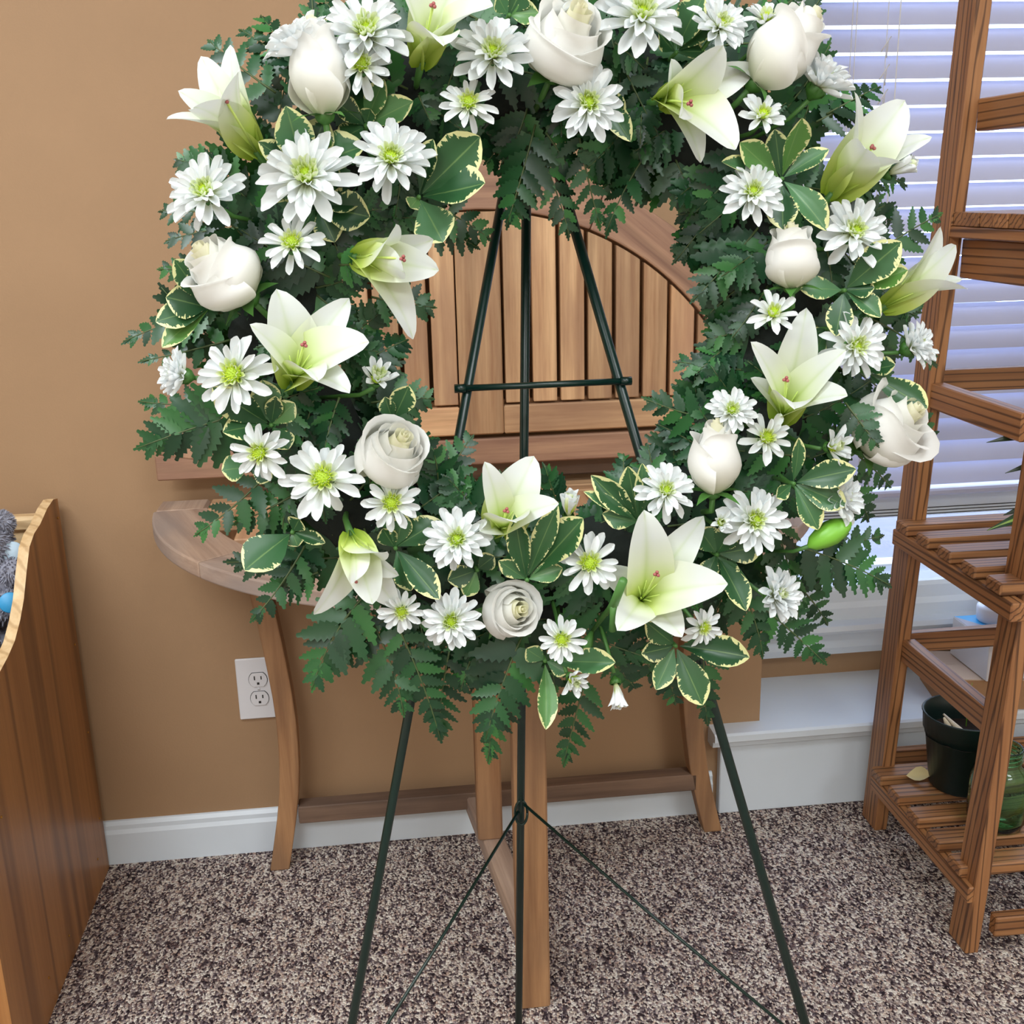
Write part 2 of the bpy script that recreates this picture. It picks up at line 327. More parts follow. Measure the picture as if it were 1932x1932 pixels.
# blind
M_slat = translucent('blind_slat_vinyl', lambda nt: srgb(184, 184, 204), .06, tcol=srgb(222, 226, 250), rough=.45, spec=.35)
M_cord = plain('blind_cord', srgb(214, 210, 206), .7)
bl = empty('window_blind', (1.49, .215, .60), 'white horizontal slat blind hanging closed in the window', 'blind')
board('headrail', (.858, .185, 1.9), (2.12, .235, 1.95), M_white, bl)
board('bottom_rail', (.858, .19, .603), (2.12, .235, .618), M_slat, bl, bev=.004)
V = []; F = []; uvn = 7
for ix, x in enumerate((-.631, .631)):
    for j in range(uvn):
        s = j/(uvn-1)-.5; V.append((x, s*.051, .0035*(1-4*s*s)))
for j in range(uvn-1): F.append((j, uvn+j, uvn+j+1, j+1))
me_slat = mdata('slat', V, F, M_slat)
z = .648; k = 0
while z < 1.9:
    a = math.radians(62 if z > 1.0 else 62+ (1.0-z)*22)
    link('slat', me_slat, bl, Matrix.Translation(Vector((1.489-1.49, 0, z-.60))) @ rot('X', a + rnd.uniform(-.012, .012))); z += .0487
for px in (1602, 1610, 1668, 1690):
    q = on_plane(px, 150, (0, 1, 0), .186)
    tube('cord', [(q.x, .186, .62), (q.x, .186, 1.9)], .0009 if px != 1690 else .0012, M_cord, bl, 6)
q = on_plane(1676, 60, (0, 1, 0), .180)
for zz in (1.52, 1.47, 1.425, 1.38):
    tube('cord_loop', [(q.x-.012, .181, zz-.02), (q.x-.002, .179, zz-.004), (q.x+.006, .179, zz+.008), (q.x+.001, .180, zz), (q.x, .181, zz-.03)], .0011, M_cord, bl, 6)
# outside ground seen through the low pane
M_pave = plain('pale_pavement', srgb(122, 123, 136), .9, var=.12, bump=.3, bscale=30)
struct('floor_outside', (-4, .5, -.3), (8, 14, -.25), M_pave)

# ------------------------------------------------------------------ outlet
po = on_plane(489, 1297, (0, 1, 0), 0)
ol = empty('wall_outlet', (po.x, 0, po.z), 'white duplex power outlet low on the tan wall', 'outlet')
board('cover_plate', (po.x-.0405, -.006, po.z-.063), (po.x+.0405, 0, po.z+.063), M_plate, ol, bev=.003)
for dz in (.0195, -.0195):
    pts = []
    for i in range(20):
        a = 2*math.pi*i/20; x = .0172*math.cos(a); y = .0172*math.sin(a); pts.append((x, max(-.0142, min(.0142, y))))
    rc = prism('receptacle', pts, 0, .0022, M_plate, ol, Matrix.Translation((0, -.006, dz)) @ rot('X', math.pi/2))
    rim = prism('receptacle_gap', [(p[0]*1.06, p[1]*1.06) for p in pts], 0, .0004, M_hole, ol, Matrix.Translation((0, -.006, dz)) @ rot('X', math.pi/2))
    for dx, ww, hh, ddz in ((-.0063, .0022, .0082, .004), (.0063, .0022, .0068, .004), (0, .0046, .0046, -.0075)):
        link('slot', box_me((ww, .0006, hh), M_hole, 0), rc, rot('X', -math.pi/2) @ Matrix.Translation((dx, -.0024, ddz)))
link('screw', tube_data('screw', [(0, -.0058, 0), (0, -.0072, 0)], .0028, M_plate, 10), ol)

# ------------------------------------------------------------------ half-round folding table
TC = Vector((.175, -.062, 0)); TR = .58; TZ = .745
tb = empty('folding_table', (TC.x, -.3, 0), 'weathered wooden half-round folding table with one leaf raised against the wall', 'table')
def arc_pts(r0, r1, a0, a1, n=12):
    P = [(r1*math.cos(a0+(a1-a0)*i/n), r1*math.sin(a0+(a1-a0)*i/n)) for i in range(n+1)]
    return P + [(r0*math.cos(a0+(a1-a0)*i/n), r0*math.sin(a0+(a1-a0)*i/n)) for i in range(n, -1, -1)]
def tb_place(v, R=Matrix.Identity(4)): return Matrix.Translation(Vector(v)-tb.location) @ R
# raised leaf: local x -> world x, local y -> world z, local z -> world -y
LEAF = tb_place((TC.x, -.052, .722)) @ rot('X', math.pi/2)
RI = .509; RO = .582
def rim_board(name, r0, r1, a0, a1, M4, mat, z0=0, z1=.024):
    # own frame with X along the board's chord
    am = (a0+a1)/2; A = rot('Z', am-math.pi/2)
    pts = arc_pts(r0, r1, a0-am+math.pi/2, a1-am+math.pi/2, 10)
    c = Vector((0, (r0+r1)/2, 0)); pts = [(p[0], p[1]-c.y) for p in pts]
    return prism(name, pts, z0, z1, mat, tb, M4 @ A @ Matrix.Translation(c), bev=.003)
lo_a = math.asin(.112/RO)
cuts = [lo_a, .62, 1.18, 1.96, 2.52, math.pi-lo_a]
for a0, a1 in zip(cuts[:-1], cuts[1:]): rim_board('rim_board', RI, RO, a0+.0012, a1-.0012, LEAF, M_teak_rim)
def vboard(name, x0, x1, z0, z1, mat=M_teak, y0=-.074, y1=-.052, axis='X', bev=.0025):
    return board(name, (x0, y0, z0), (x1, y1, z1), mat, tb, axis, bev)
vboard('bottom_rail', TC.x-RO+.008, TC.x+RO-.008, .787, .834, M_teak_rim)
vboard('leaf_rail', TC.x-.525, .134, .842, .893); vboard('leaf_rail', .213, TC.x+.525, .842, .893)
vboard('centre_stile', .135, .212, .842, .722+RI-.004, axis='Z')
def slat_poly(x0, x1, zb):
    # top follows the arch
    P = [(x0, zb), (x1, zb)]
    for i in range(5):
        x = x1+(x0-x1)*i/4; P.append((x, .722+math.sqrt(max(0, (RI-.004)**2-(x-TC.x)**2))))
    return P
for s in (-1, 1):
    e = .0425
    while e < .47:
        x0, x1 = (TC.x+s*e, TC.x+s*(e+.0425)); x0, x1 = min(x0, x1), max(x0, x1)
        P = slat_poly(x0, x1, .897); cx = (x0+x1)/2
        if P[2][1] > .92 and P[-1][1] > .92:
            # grain upright: local X = world Z
            prism('slat', [(p[1]-.9, -(p[0]-cx)) for p in P], -.011, .009, M_teak, tb, tb_place((cx, -.061, .9)) @ rot('X', math.pi/2) @ rot('Z', math.pi/2), bev=.002)
        e += .0497
vboard('back_batten', TC.x-.46, TC.x+.46, .86, .9, M_teak_dark, -.052, -.03)
vboard('gap_shade_board', TC.x-.40, TC.x+.40, .75, .79, M_teak_old, -.034, -.02)  # darker board added behind the hinge gap, standing in for its shade
# flat leaf: local x -> world x, y -> world -y (front)
FLAT = tb_place((TC.x, TC.y, TZ-.026)) @ rot('X', math.pi) @ Matrix.Translation((0, 0, -.026))
cuts = [.10, .66, 1.25, math.pi-1.25, math.pi-.66, math.pi-.10]
for a0, a1 in zip(cuts[:-1], cuts[1:]): rim_board('rim_board', .488, TR, a0+.001, a1-.001, FLAT, M_teak_grey, 0, .026)
board('end_cap', (TC.x-TR+.004, TC.y-.057, TZ-.026), (TC.x-.489, TC.y+.012, TZ), M_teak_grey, tb, 'Y', .005)
board('end_cap', (TC.x+.489, TC.y-.057, TZ-.026), (TC.x+TR-.004, TC.y+.012, TZ), M_teak_grey, tb, 'Y', .005)
for i in range(2): board('hinge_rail', (TC.x-.487, TC.y+.012-.036*(i+1)+.0012, TZ-.025), (TC.x+.487, TC.y+.012-.036*i-.0012, TZ-.001), M_teak, tb)
ys = TC.y-.062
e = -.47
while e < .45:
    x0, x1 = TC.x+e, TC.x+e+.043
    d = min(math.sqrt(max(0, .486**2-e**2)), math.sqrt(max(0, .486**2-(e+.043)**2)))
    if d > .09: board('slat', (x0, TC.y-d, TZ-.023), (x1, ys-.002, TZ-.002), M_teak, tb, 'Y')
    e += .0497
for yy in (-.16, -.36): board('under_batten', (TC.x-.36, yy-.02, TZ-.05), (TC.x+.36, yy+.02, TZ-.027), M_teak_dark, tb)
# legs at the wall: curved boards
def curved_leg(pts, wd, y0, y1):
    L = []; Rr = []
    n = 14
    for i in range(n+1):
        t = i/n*(len(pts)-1); k = min(int(t), len(pts)-2); f = t-k
        p0 = Vector(pts[max(k-1, 0)]); p1 = Vector(pts[k]); p2 = Vector(pts[k+1]); p3 = Vector(pts[min(k+2, len(pts)-1)])
        q = .5*((2*p1)+(p2-p0)*f+(2*p0-5*p1+4*p2-p3)*f*f+(3*p1-p0-3*p2+p3)*f*f*f)
        L.append((q.y-.35, -(q.x-wd/2))); Rr.append((q.y-.35, -(q.x+wd/2)))
    prism('leg', L+Rr[::-1], y0, y1, M_teak_dark, tb, Matrix.Translation(-tb.location) @ Matrix.Translation((0, 0, .35)) @ rot('X', math.pi/2) @ rot('Z', math.pi/2), bev=.003)
curved_leg([(-.275, .72), (-.242, .58), (-.222, .43), (-.213, .3), (-.22, .16), (-.25, 0)], .037, .045, .085)
curved_leg([(.605, .72), (.58, .58), (.566, .42), (.567, .3), (.585, .14), (.617, 0)], .037, .045, .085)
board('wall_stretcher', (-.205, -.085, .098), (.58, -.05, .134), M_teak_old, tb)
board('apron', (-.24, -.085, .66), (.59, -.06, .718), M_teak_dark, tb)
# swing-out gate that carries the flat leaf
def skew_board(name, pts, z0, z1, mat):
    a = Vector(pts[0]); b = Vector(pts[1]); ang = math.atan2(b.y-a.y, b.x-a.x); ln = (b-a).length
    return link(name, box_me((ln, .04, z1-z0), mat, .003), tb, Matrix.Translation(Vector(((a.x+b.x)/2, (a.y+b.y)/2, (z0+z1)/2))-tb.location) @ rot('Z', ang))
skew_board('gate_stretcher', [(.136, -.05), (.187, -.49)], .085, .125, M_teak_grey)
board('gate_post', (.128, -.24, .125), (.173, -.2, .72), M_teak_dark, tb, 'Z', .003)
board('gate_leg', (.163, -.535, 0), (.213, -.492, .72), M_teak_dark, tb, 'Z', .003)
skew_board('gate_top_rail', [(.15, -.22), (.187, -.5)], .67, .715, M_teak_dark)

# ------------------------------------------------------------------ plant stand on the right
st = empty('plant_stand', (1.24, -.32, 0), 'stained wooden slatted plant stand in front of the window', 'plant stand')
def lean_leg(y_bot, y_top, x_bot, x_top, h, t=.026, d=.062):
    V = []
    for (x, y, z) in ((x_bot, y_bot, 0), (x_top, y_top, h)):
        for dx, dy in ((0, 0), (t, 0), (t, -d), (0, -d)): V.append((x+dx, y+dy, z))
    # local X along the leg
    V = [Vector((v[2]-h/2, v[0]-x_bot, v[1]-y_bot)) for v in V]
    F = [(0, 1, 2, 3), (7, 6, 5, 4)]+[(i, i+4, (i+1) % 4+4, (i+1) % 4) for i in range(4)]
    me = mdata('leg', V, F, M_fir, smooth=False)
    bm = bmesh.new(); bm.from_mesh(me); bmesh.ops.recalc_face_normals(bm, faces=bm.faces); bmesh.ops.bevel(bm, geom=list(bm.edges), offset=.002, segments=1, affect='EDGES'); bm.to_mesh(me); bm.free()
    R = Matrix(((0, 1, 0, 0), (0, 0, 1, 0), (1, 0, 0, 0), (0, 0, 0, 1)))
    link('leg', me, st, Matrix.Translation(Vector((x_bot, y_bot, h/2))-st.location) @ R)
lean_leg(-.07, -.175, .938, .960, 1.75); lean_leg(-.07, -.175, 1.55, 1.528, 1.75)
lean_leg(-.455, -.455, .926, .990, 1.25, t=.024, d=.058); lean_leg(-.455, -.455, 1.552, 1.49, 1.25, t=.024, d=.058)
def shelf(z, x0, ys_, yb, ye, x1=1.56):
    for x in (x0, x1-.028): board('bearer', (x, ye, z-.052), (x+.026, yb, z-.022), M_fir, st, 'Y')
    for y in ys_: board('shelf_slat', (x0-.002, y-.046, z-.021), (x1, y, z), M_fir, st, 'X', .003)
shelf(.666, .922, [-.158, -.237, -.314, -.393, -.47], -.145, -.545)
shelf(.149, .922, [-.133, -.207, -.286, -.362, -.438], -.13, -.51)
sy = [-.165-.042*i for i in range(8)]
for x in (.955, 1.5): board('bearer', (x, -.5, 1.168), (x+.024, -.16, 1.186), M_fir, st, 'Y')
for i, y in enumerate(sy): board('shelf_slat', (.957 if i % 2 else .9555, y-.0405, 1.187), (1.53, y, 1.209), M_fir, st, 'X', .001)
board('apron', (.985, -.47, 1.10), (1.005, -.19, 1.165), M_fir, st, 'Y')
for z, yb in ((.425, -.135), (.92, -.165)): board('side_rail', (.953, -.47, z-.045), (.978, yb-.02, z), M_fir, st, 'Y'); board('side_rail', (1.51, -.47, z-.045), (1.535, yb-.02, z), M_fir, st, 'Y')
board('side_rail', (.978, -.46, 1.335), (1.0, -.215, 1.385), M_fir, st, 'Y')
for z, y in ((.42, -.10), (.935, -.13), (.155, -.075)): board('back_rail', (.965, y-.02, z-.04), (1.53, y, z), M_fir, st, 'X')
board('front_rail', (.962, -.535, .045), (1.545, -.514, .082), M_fir, st, 'X')

# ------------------------------------------------------------------ toy bin on the left
bn_ = empty('toy_bin', (-.9, -.25, 0), 'varnished pine display bin with a scooped side panel against the wall', 'bin')
prof = [(-.02, 0), (-.02, .752), (-.045, .757), (-.085, .752), (-.135, .738), (-.172, .733), (-.205, .72), (-.235, .69), (-.268, .653), (-.299, .629), (-.336, .609), (-.375, .599), (-.42, .592), (-.52, .585), (-.587, .575), (-.587, 0)]
def side_panel(x):
    # local X = world Z (grain upright)
    pts = [(z-.37, y) for y, z in prof]
    bm = bmesh.new(); vs = [bm.verts.new((p[0], 0, p[1]+.25)) for p in pts]; f = bm.faces.new(vs)
    r = bmesh.ops.extrude_face_region(bm, geom=[f])
    for v in [g for g in r['geom'] if isinstance(g, bmesh.types.BMVert)]: v.co.y = -.017
    bmesh.ops.recalc_face_normals(bm, faces=bm.faces)
    me = bm_mesh('side_panel', bm, M_pine); me.materials.append(M_pine_edge)
    for p in me.polygons:
        if abs(p.normal.y) < .5 and (p.normal.x > .2 or p.center.x > .2) and p.normal.z < .95: p.material_index = 1
    R = Matrix(((0, 1, 0, 0), (0, 0, 1, 0), (1, 0, 0, 0), (0, 0, 0, 1)))
    return link('side_panel', me, bn_, Matrix.Translation(Vector((x, -.25, .37))-bn_.location) @ R)
sp = side_panel(-.585); side_panel(-1.3)
board('back_panel', (-1.3, -.04, .03), (-.602, -.02, .71), M_pine_edge, bn_)
board('top_rail', (-1.3, -.048, .70), (-.602, -.018, .728), M_pine_edge, bn_, 'X', .006)
board('front_panel', (-1.3, -.585, .03), (-.602, -.565, .56), M_pine, bn_)
board('toy_support_shelf', (-1.3, -.565, .462), (-.602, -.04, .48), M_pine, bn_)  # shelf added at this height to hold up the otherwise floating toys
for y, z in ((-.035, .72), (-.04, .48), (-.035, .30), (-.04, .12), (-.085, .06), (-.30, .05), (-.42, .06), (-.50, .40)):
    link('nail', tube_data('nail', [(0, 0, 0), (.0012, 0, 0)], .0022, M_brass, 8), bn_, Matrix.Translation(Vector((-.585, y, z))-bn_.location))
# plush toys in the bin
M_plush = plain('grey_plush', srgb(146, 148, 162), .95, var=.35)
M_tagblue = plain('blue_card_tag', srgb(64, 168, 226), .4); M_tagpale = plain('pale_card_tag', srgb(190, 214, 232), .4)
def plush(loc, s, seed, label, tagm=None, tagpos=None):
    r = random.Random(seed); e = empty('plush_toy', loc, label, 'toy', 'grey plush toys in the pine bin')
    V = []; F = []
    for c, rad in (((0, 0, 0), 1), ((.0, -.3, .95), .75), ((.5, -.2, 1.5), .3), ((-.5, -.2, 1.5), .3), ((.7, -.5, .3), .38), ((-.7, -.5, .3), .38), ((.55, -.8, -.6), .42), ((-.55, -.8, -.6), .42), ((0, -.95, .85), .3)):
        for i in range(1700 if rad > .6 else 420):
            u = r.uniform(-1, 1); a = r.uniform(0, 6.283); q = math.sqrt(1-u*u); d = Vector((q*math.cos(a), q*math.sin(a), u))
            p = Vector(c)*s + d*rad*s*.96; t = d.orthogonal().normalized(); t.rotate(Matrix.Rotation(r.uniform(0, 6.28), 3, d)); b = d.cross(t)
            k = s*.13; tip = p + d*k*.9 + t*r.uniform(-.7, .7)*k + Vector((0, 0, -.3*k)); n = len(V)
            V += [p+t*k*.33-d*k*.3, p-t*k*.17+b*k*.3-d*k*.3, p-t*k*.17-b*k*.3-d*k*.3, tip]; F += [(n, n+1, n+3), (n+1, n+2, n+3), (n+2, n, n+3)]
    bm = bmesh.new()
    for c, rad in (((0, 0, 0), 1), ((.0, -.3, .95), .75), ((.5, -.2, 1.5), .3), ((-.5, -.2, 1.5), .3), ((.7, -.5, .3), .38), ((-.7, -.5, .3), .38), ((.55, -.8, -.6), .42), ((-.55, -.8, -.6), .42), ((0, -.95, .85), .3)):
        bmesh.ops.create_icosphere(bm, subdivisions=3, radius=rad*s*.97, matrix=Matrix.Translation(Vector(c)*s))
    link('body', bm_mesh('body', bm, M_plush, True), e)
    tag(link('fur', mdata('fur', V, F, M_plush, False), e), kind='stuff')
    if tagm: 
        t = lathe('hang_tag', [(0, .001), (.016, .001), (.017, 0), (.016, -.001), (0, -.001)], tagm, e, (0, 0, 0), 24)
        t.matrix_basis = Matrix.Translation(Vector(tagpos)-Vector(loc)) @ rot('Z', .3) @ rot('X', 1.25)
    return e
plush((-.676, -.135, .652), .064, 1, 'fluffy grey plush toy with a pale tag, topmost in the bin', M_tagpale, (-.624, -.17, .703))
plush((-.674, -.30, .548), .062, 2, 'fluffy grey plush toy with a bright blue tag, lower in the bin', M_tagblue, (-.622, -.225, .633))
plush((-.68, -.135, .545), .060, 4, 'fluffy grey plush toy at the back of the bin, support added beneath the topmost one')  # extra toy put in under the topmost one to hold it up
plush((-.86, -.22, .55), .07, 3, 'fluffy grey plush toy deep at the left end of the bin')

# ------------------------------------------------------------------ things around the stand
M_card = plain('brown_cardboard', srgb(168, 128, 92), .8, var=.08); M_cardtop = plain('pale_cardboard', srgb(206, 182, 160), .8, var=.06)
def carton(loc, size, rz, label, mside, mtop):
    e = empty('cardboard_box', loc, label, 'box'); sx, sy_, sz = size
    link('body', box_me((sx, sy_, sz), mside, .001), e, Matrix.Translation((0, 0, sz/2)) @ Matrix.Identity(4))
    link('top_flap', box_me((sx*.998, sy_*.495, .002), mtop, 0), e, Matrix.Translation((0, sy_*.25, sz+.001)))
    link('top_flap', box_me((sx*.998, sy_*.495, .002), mtop, 0), e, Matrix.Translation((0, -sy_*.25, sz+.001)))
    e.rotation_euler.z = rz; return e
carton((1.235, .045, .197), (.20, .15, .065), -.18, 'low brown cardboard box lying on the white window ledge', M_card, M_cardtop)
M_boxw = plain('white_carton', srgb(214, 214, 220), .6); M_boxb = plain('sky_blue_print', srgb(62, 176, 236), .45); M_boxg = plain('grey_print', srgb(176, 174, 186), .5)
e = empty('product_box', (1.268, .035, .266), 'white carton with a bright blue and grey top, standing on the cardboard box', 'box')
link('body', box_me((.135, .15, .086), M_boxw, .0015), e, Matrix.Translation((0, 0, .043)))
prism('blue_top_print', [(-.0665, .074), (.0665, .074), (.0665, -.074), (.02, -.074)], 0, .0006, M_boxb, e, Matrix.Translation((0, 0, .086)))
prism('grey_top_print', [(-.0665, .074), (.02, -.074), (-.0665, -.074)], 0, .0006, M_boxg, e, Matrix.Translation((0, 0, .086)))
e = empty('round_dispenser', on_plane(1876, 1170, (0, 0, 1), .353), 'small round white plastic pot with a knob, on the blue-topped carton', 'pot')
M_wp = plain('white_moulded_plastic', srgb(222, 226, 238), .3)
lathe('body', [(0, 0), (.034, 0), (.037, .004), (.038, .03), (.0365, .034), (.033, .035), (.006, .033), (0, .033)], M_wp, e)
lathe('stem', [(.007, .03), (.007, .05), (.0, .05)], M_wp, e)
lathe('upper_cup', [(0, .048), (.026, .047), (.03, .053), (.031, .085), (.028, .09), (0, .09)], M_wp, e)
# pot
M_pot = plain('dark_green_plastic', srgb(14, 34, 32), .4); M_soil = plain('potting_soil', srgb(48, 36, 30), .95, var=.5, bump=1, bscale=120)
e = empty('plant_pot', (1.055, -.225, .149), 'dark green plastic nursery pot on the lowest stand shelf', 'pot')
lathe('pot_wall', [(0, .002), (.052, 0), (.056, .004), (.071, .115), (.075, .117), (.077, .148), (.079, .15), (.077, .152), (.074, .15), (.071, .118), (.068, .1)], M_pot, e, seg=36)
V = []; F = []; bm = bmesh.new(); bmesh.ops.create_circle(bm, cap_ends=True, radius=.071, segments=30); bmesh.ops.subdivide_edges(bm, edges=bm.edges, cuts=3, use_grid_fill=True)
for v in bm.verts: v.co.z = .105 + .006*noise.noise(v.co*60)
link('soil', bm_mesh('soil', bm, M_soil, True), e)
M_dry = plain('dry_leaf', srgb(196, 180, 132), .7, var=.15); M_pale = plain('pale_stalk', srgb(216, 202, 176), .6)
for a, b in (((-.03, -.02, .1), (-.06, -.03, .158)), ((-.01, -.04, .1), (-.045, .0, .15))): 
    link('stalk', tube_data('stalk', [a, ((a[0]+b[0])/2, a[1], (a[2]+b[2])/2+.006), b], [.005, .006, .002], M_pale, 7), e)
link('grass_blade', tube_data('grass_blade', [(.02, .03, .1), (.022, .035, .16), (.03, .04, .19)], [.0012, .001, .0004], M_lilybud, 5), e)
# glass jar
M_jar, nt, p = new_mat('green_glass'); p.inputs['Base Color'].default_value = srgb(176, 228, 184); p.inputs['Roughness'].default_value = .03
p.inputs['Transmission Weight'].default_value = 1; p.inputs['IOR'].default_value = 1.45
e = empty('glass_jar', (1.048, -.365, .149), 'round green glass jar beside the dark pot on the lowest shelf', 'jar')
lathe('glass_wall', [(0, .003), (.035, .0), (.046, .006), (.05, .02), (.051, .06), (.05, .095), (.042, .115), (.033, .122), (.033, .15), (.035, .152), (.033, .154), (.0305, .152), (.0305, .123), (.04, .113), (.047, .094), (.048, .06), (.047, .021), (.042, .009), (0, .008)], M_jar, e, seg=36)
for i in range(3): 
    zz = .128+i*.008
    link('thread_ring', tube_data('thread_ring', [(.0335*math.cos(a), .0335*math.sin(a), zz+a*.0006) for a in [k*.3 for k in range(22)]], .0012, M_jar, 6), e)
# shrivelled leaf on the shelf, leaves of plants on the stand
def leaf_grid(L, Wd, nu=6, nv=4, curl=.15, fold=.2, peak=.5, tip=1.0):
    V = []; F = []; UV = []; T = [0, .16, .36, .56, .72, .84, .93, .98, 1.0] if nu < 10 else [i/nu for i in range(nu+1)]
    nu = len(T)-1; k = math.log(.5)/math.log(peak)
    for t in T:
        wv = (math.sin(math.pi*min(1, t**k)))**tip if 0 < t < 1 else 0.02
        for j in range(nv+1):
            s = j/nv*2-1; V.append((t*L, s*wv*Wd/2, -curl*L*t*t + fold*abs(s)*wv*Wd/2)); UV.append((t, (s+1)/2))
    for i in range(nu):
        for j in range(nv):
            a = i*(nv+1)+j; F.append((a, a+nv+1, a+nv+2, a+1))
    return V, F, UV
v, f, u = leaf_grid(.045, .036, curl=-.3, fold=.5)
tag(link('dry_leaf', mdata('dry_leaf', v, f, M_dry, True, u), None, Matrix.Translation((.965, -.19, .155)) @ rot('Z', -.5) @ rot('X', .4)), 'shrivelled tan leaf lying on the lowest stand shelf', 'leaf')
M_dk = plain('dark_houseplant_leaf', srgb(38, 52, 32), .4, var=.3)
def varileaf(nt):
    uv = N(nt, 'ShaderNodeUVMap'); s = N(nt, 'ShaderNodeSeparateXYZ'); nt.links.new(uv.outputs[0], s.inputs[0])
    no = N(nt, 'ShaderNodeTexNoise', i_Scale=14.0); nt.links.new(uv.outputs[0], no.inputs['Vector'])
    a = N(nt, 'ShaderNodeMath', operation='SUBTRACT'); a.inputs[1].default_value = .5; nt.links.new(s.outputs[1], a.inputs[0])
    b = N(nt, 'ShaderNodeMath', operation='ABSOLUTE'); nt.links.new(a.outputs[0], b.inputs[0])
    c = N(nt, 'ShaderNodeMath', operation='MULTIPLY_ADD'); c.inputs[1].default_value = .35; nt.links.new(no.outputs['Fac'], c.inputs[0]); nt.links.new(b.outputs[0], c.inputs[2])
    r = ramp(nt, [(.24, srgb(150, 186, 84)), (.28, srgb(44, 76, 44)), (1, srgb(36, 62, 38))]); nt.links.new(c.outputs[0], r.inputs[0]); return r.outputs[0]
M_vari = translucent('striped_houseplant_leaf', varileaf, .1, rough=.4)
pl = empty('potted_houseplant', (1.3, -.34, .667), 'houseplant with drooping dark and striped leaves on the middle stand shelf', 'plant')
lathe('pot', [(0, 0), (.05, 0), (.066, .1), (.07, .1), (.071, .118), (.067, .118), (.062, .1)], M_pot, pl, seg=24)
lathe('soil', [(0, .102), (.063, .1)], M_soil, pl, seg=24)
def droop_leaf(name, base, tip, wd, mat, nrm=(0, -.3, 1)):
    base = Vector(base); tip = Vector(tip); X = (tip-base); L = X.length; X.normalize(); Z = Vector(nrm); Z = (Z-X*Z.dot(X)).normalized(); Y = Z.cross(X)
    v, f, u = leaf_grid(L, wd, 10, 4, curl=.0, fold=.25, peak=.45)
    for k, c in enumerate(v): v[k] = (c[0], c[1], c[2]+.18*L*math.sin(math.pi*c[0]/L))
    m = Matrix((X, Y, Z)).transposed().to_4x4(); m.translation = base-pl.location
    return link(name, mdata(name, v, f, mat, True, u), pl, m)
b0 = Vector((1.3, -.34, .77))
for (px, py, yy, mt, wd) in ((1861, 835, -.42, M_dk, .05), (1896, 893, -.44, M_dk, .045), (1862, 1001, -.40, M_vari, .055), (1893, 972, -.36, M_dk, .06)):
    q = on_plane(px, py, (0, 1, 0), yy); droop_leaf('leaf', b0 + Vector((0, 0, .06 if py < 950 else 0)), q, wd, mt, (0, -.8, .6))
for a in range(7):
    an = a*.9+.2; droop_leaf('leaf', b0, b0+Vector((.16*math.cos(an)+.05, .12*math.sin(an), .05+.06*math.sin(a*2.1))), .05, M_vari if a % 2 else M_dk)
droop_leaf('stem', b0-Vector((0, 0, .03)), b0+Vector((0, 0, .08)), .01, M_stem, (0, -1, 0))

# ------------------------------------------------------------------ easel
AL = math.radians(8)
NW = Vector((0, -math.cos(AL), math.sin(AL)))           # wreath plane normal, towards the room
UP = Vector((0, math.sin(AL), math.cos(AL)))
APEX = Vector((.167, -.787, 1.396))
ez = empty('wire_easel', (.167, -.85, 0), 'dark green wire tripod easel holding the flower wreath', 'easel')
def easel_pt(px, py, off=0): return on_plane(px, py, NW, APEX.dot(NW)+off)
def foot(a, b):
    d = b-a; return a + d*((0.004-a.z)/d.z)
lt, lb = easel_pt(945, 390), easel_pt(668, 1910); rt_, rb_ = easel_pt(1052, 320), easel_pt(1513, 1910)
lf, rf = foot(lt, lb), foot(rt_, rb_)
tL = lt + (lt-lf)*((1.40-lt.z)/(lt.z-lf.z)); tR = rt_ + (rt_-rf)*((1.40-rt_.z)/(rt_.z-rf.z))
tube('front_leg', [lf, tL], .0052, M_green_metal, ez, 10); tube('front_leg', [rf, tR], .0058, M_green_metal, ez, 10)
rear_foot = Vector((.153, -.60, .004)); rear_top = Vector((.170, -.778, 1.40))
tube('rear_leg', [rear_foot, rear_top], .0056, M_green_metal, ez, 10)
c0, c1 = easel_pt(868, 733, .006), easel_pt(1181, 719, .006)
tube('cross_bar', [c0, c1], .0036, M_green_metal, ez, 8)
for t in (0.0, 1.0):
    c = c0.lerp(c1, t); tube('bar_joint', [c-Vector((.006, 0, 0)), c+Vector((.006, 0, 0))], .0048, M_green_metal, ez, 8)
tube('apex_pin', [tL+Vector((-.015, 0, -.02)), tR+Vector((.015, 0, -.02))], .004, M_green_metal, ez, 8)
t = (.432-.004)/(1.396); ringc = rear_foot.lerp(rear_top, t)
tube('stay_ring', [ringc+Vector((.0085*math.cos(a), -.006, .019*math.sin(a))) for a in [k*2*math.pi/16 for k in range(17)]], .0019, M_green_metal, ez, 7)
def on_leg(a, b, z): return a + (b-a)*((z-a.z)/(b.z-a.z))
for A, B, s in ((lf, tL, -1), (rf, tR, 1)):
    e2 = on_leg(A, B, .25); st0 = ringc+Vector((.004*s, -.008, .004 if s < 0 else .014))
    tube('stay_wire', [st0, st0.lerp(e2, .5)-Vector((0, 0, .004)), e2], .0021, M_green_metal, ez, 6)
for p_ in (lf, rf, rear_foot): tube('foot_cap', [p_+Vector((0, 0, -.004)), p_+Vector((0, 0, .012))], .0075, M_green_metal, ez, 8)

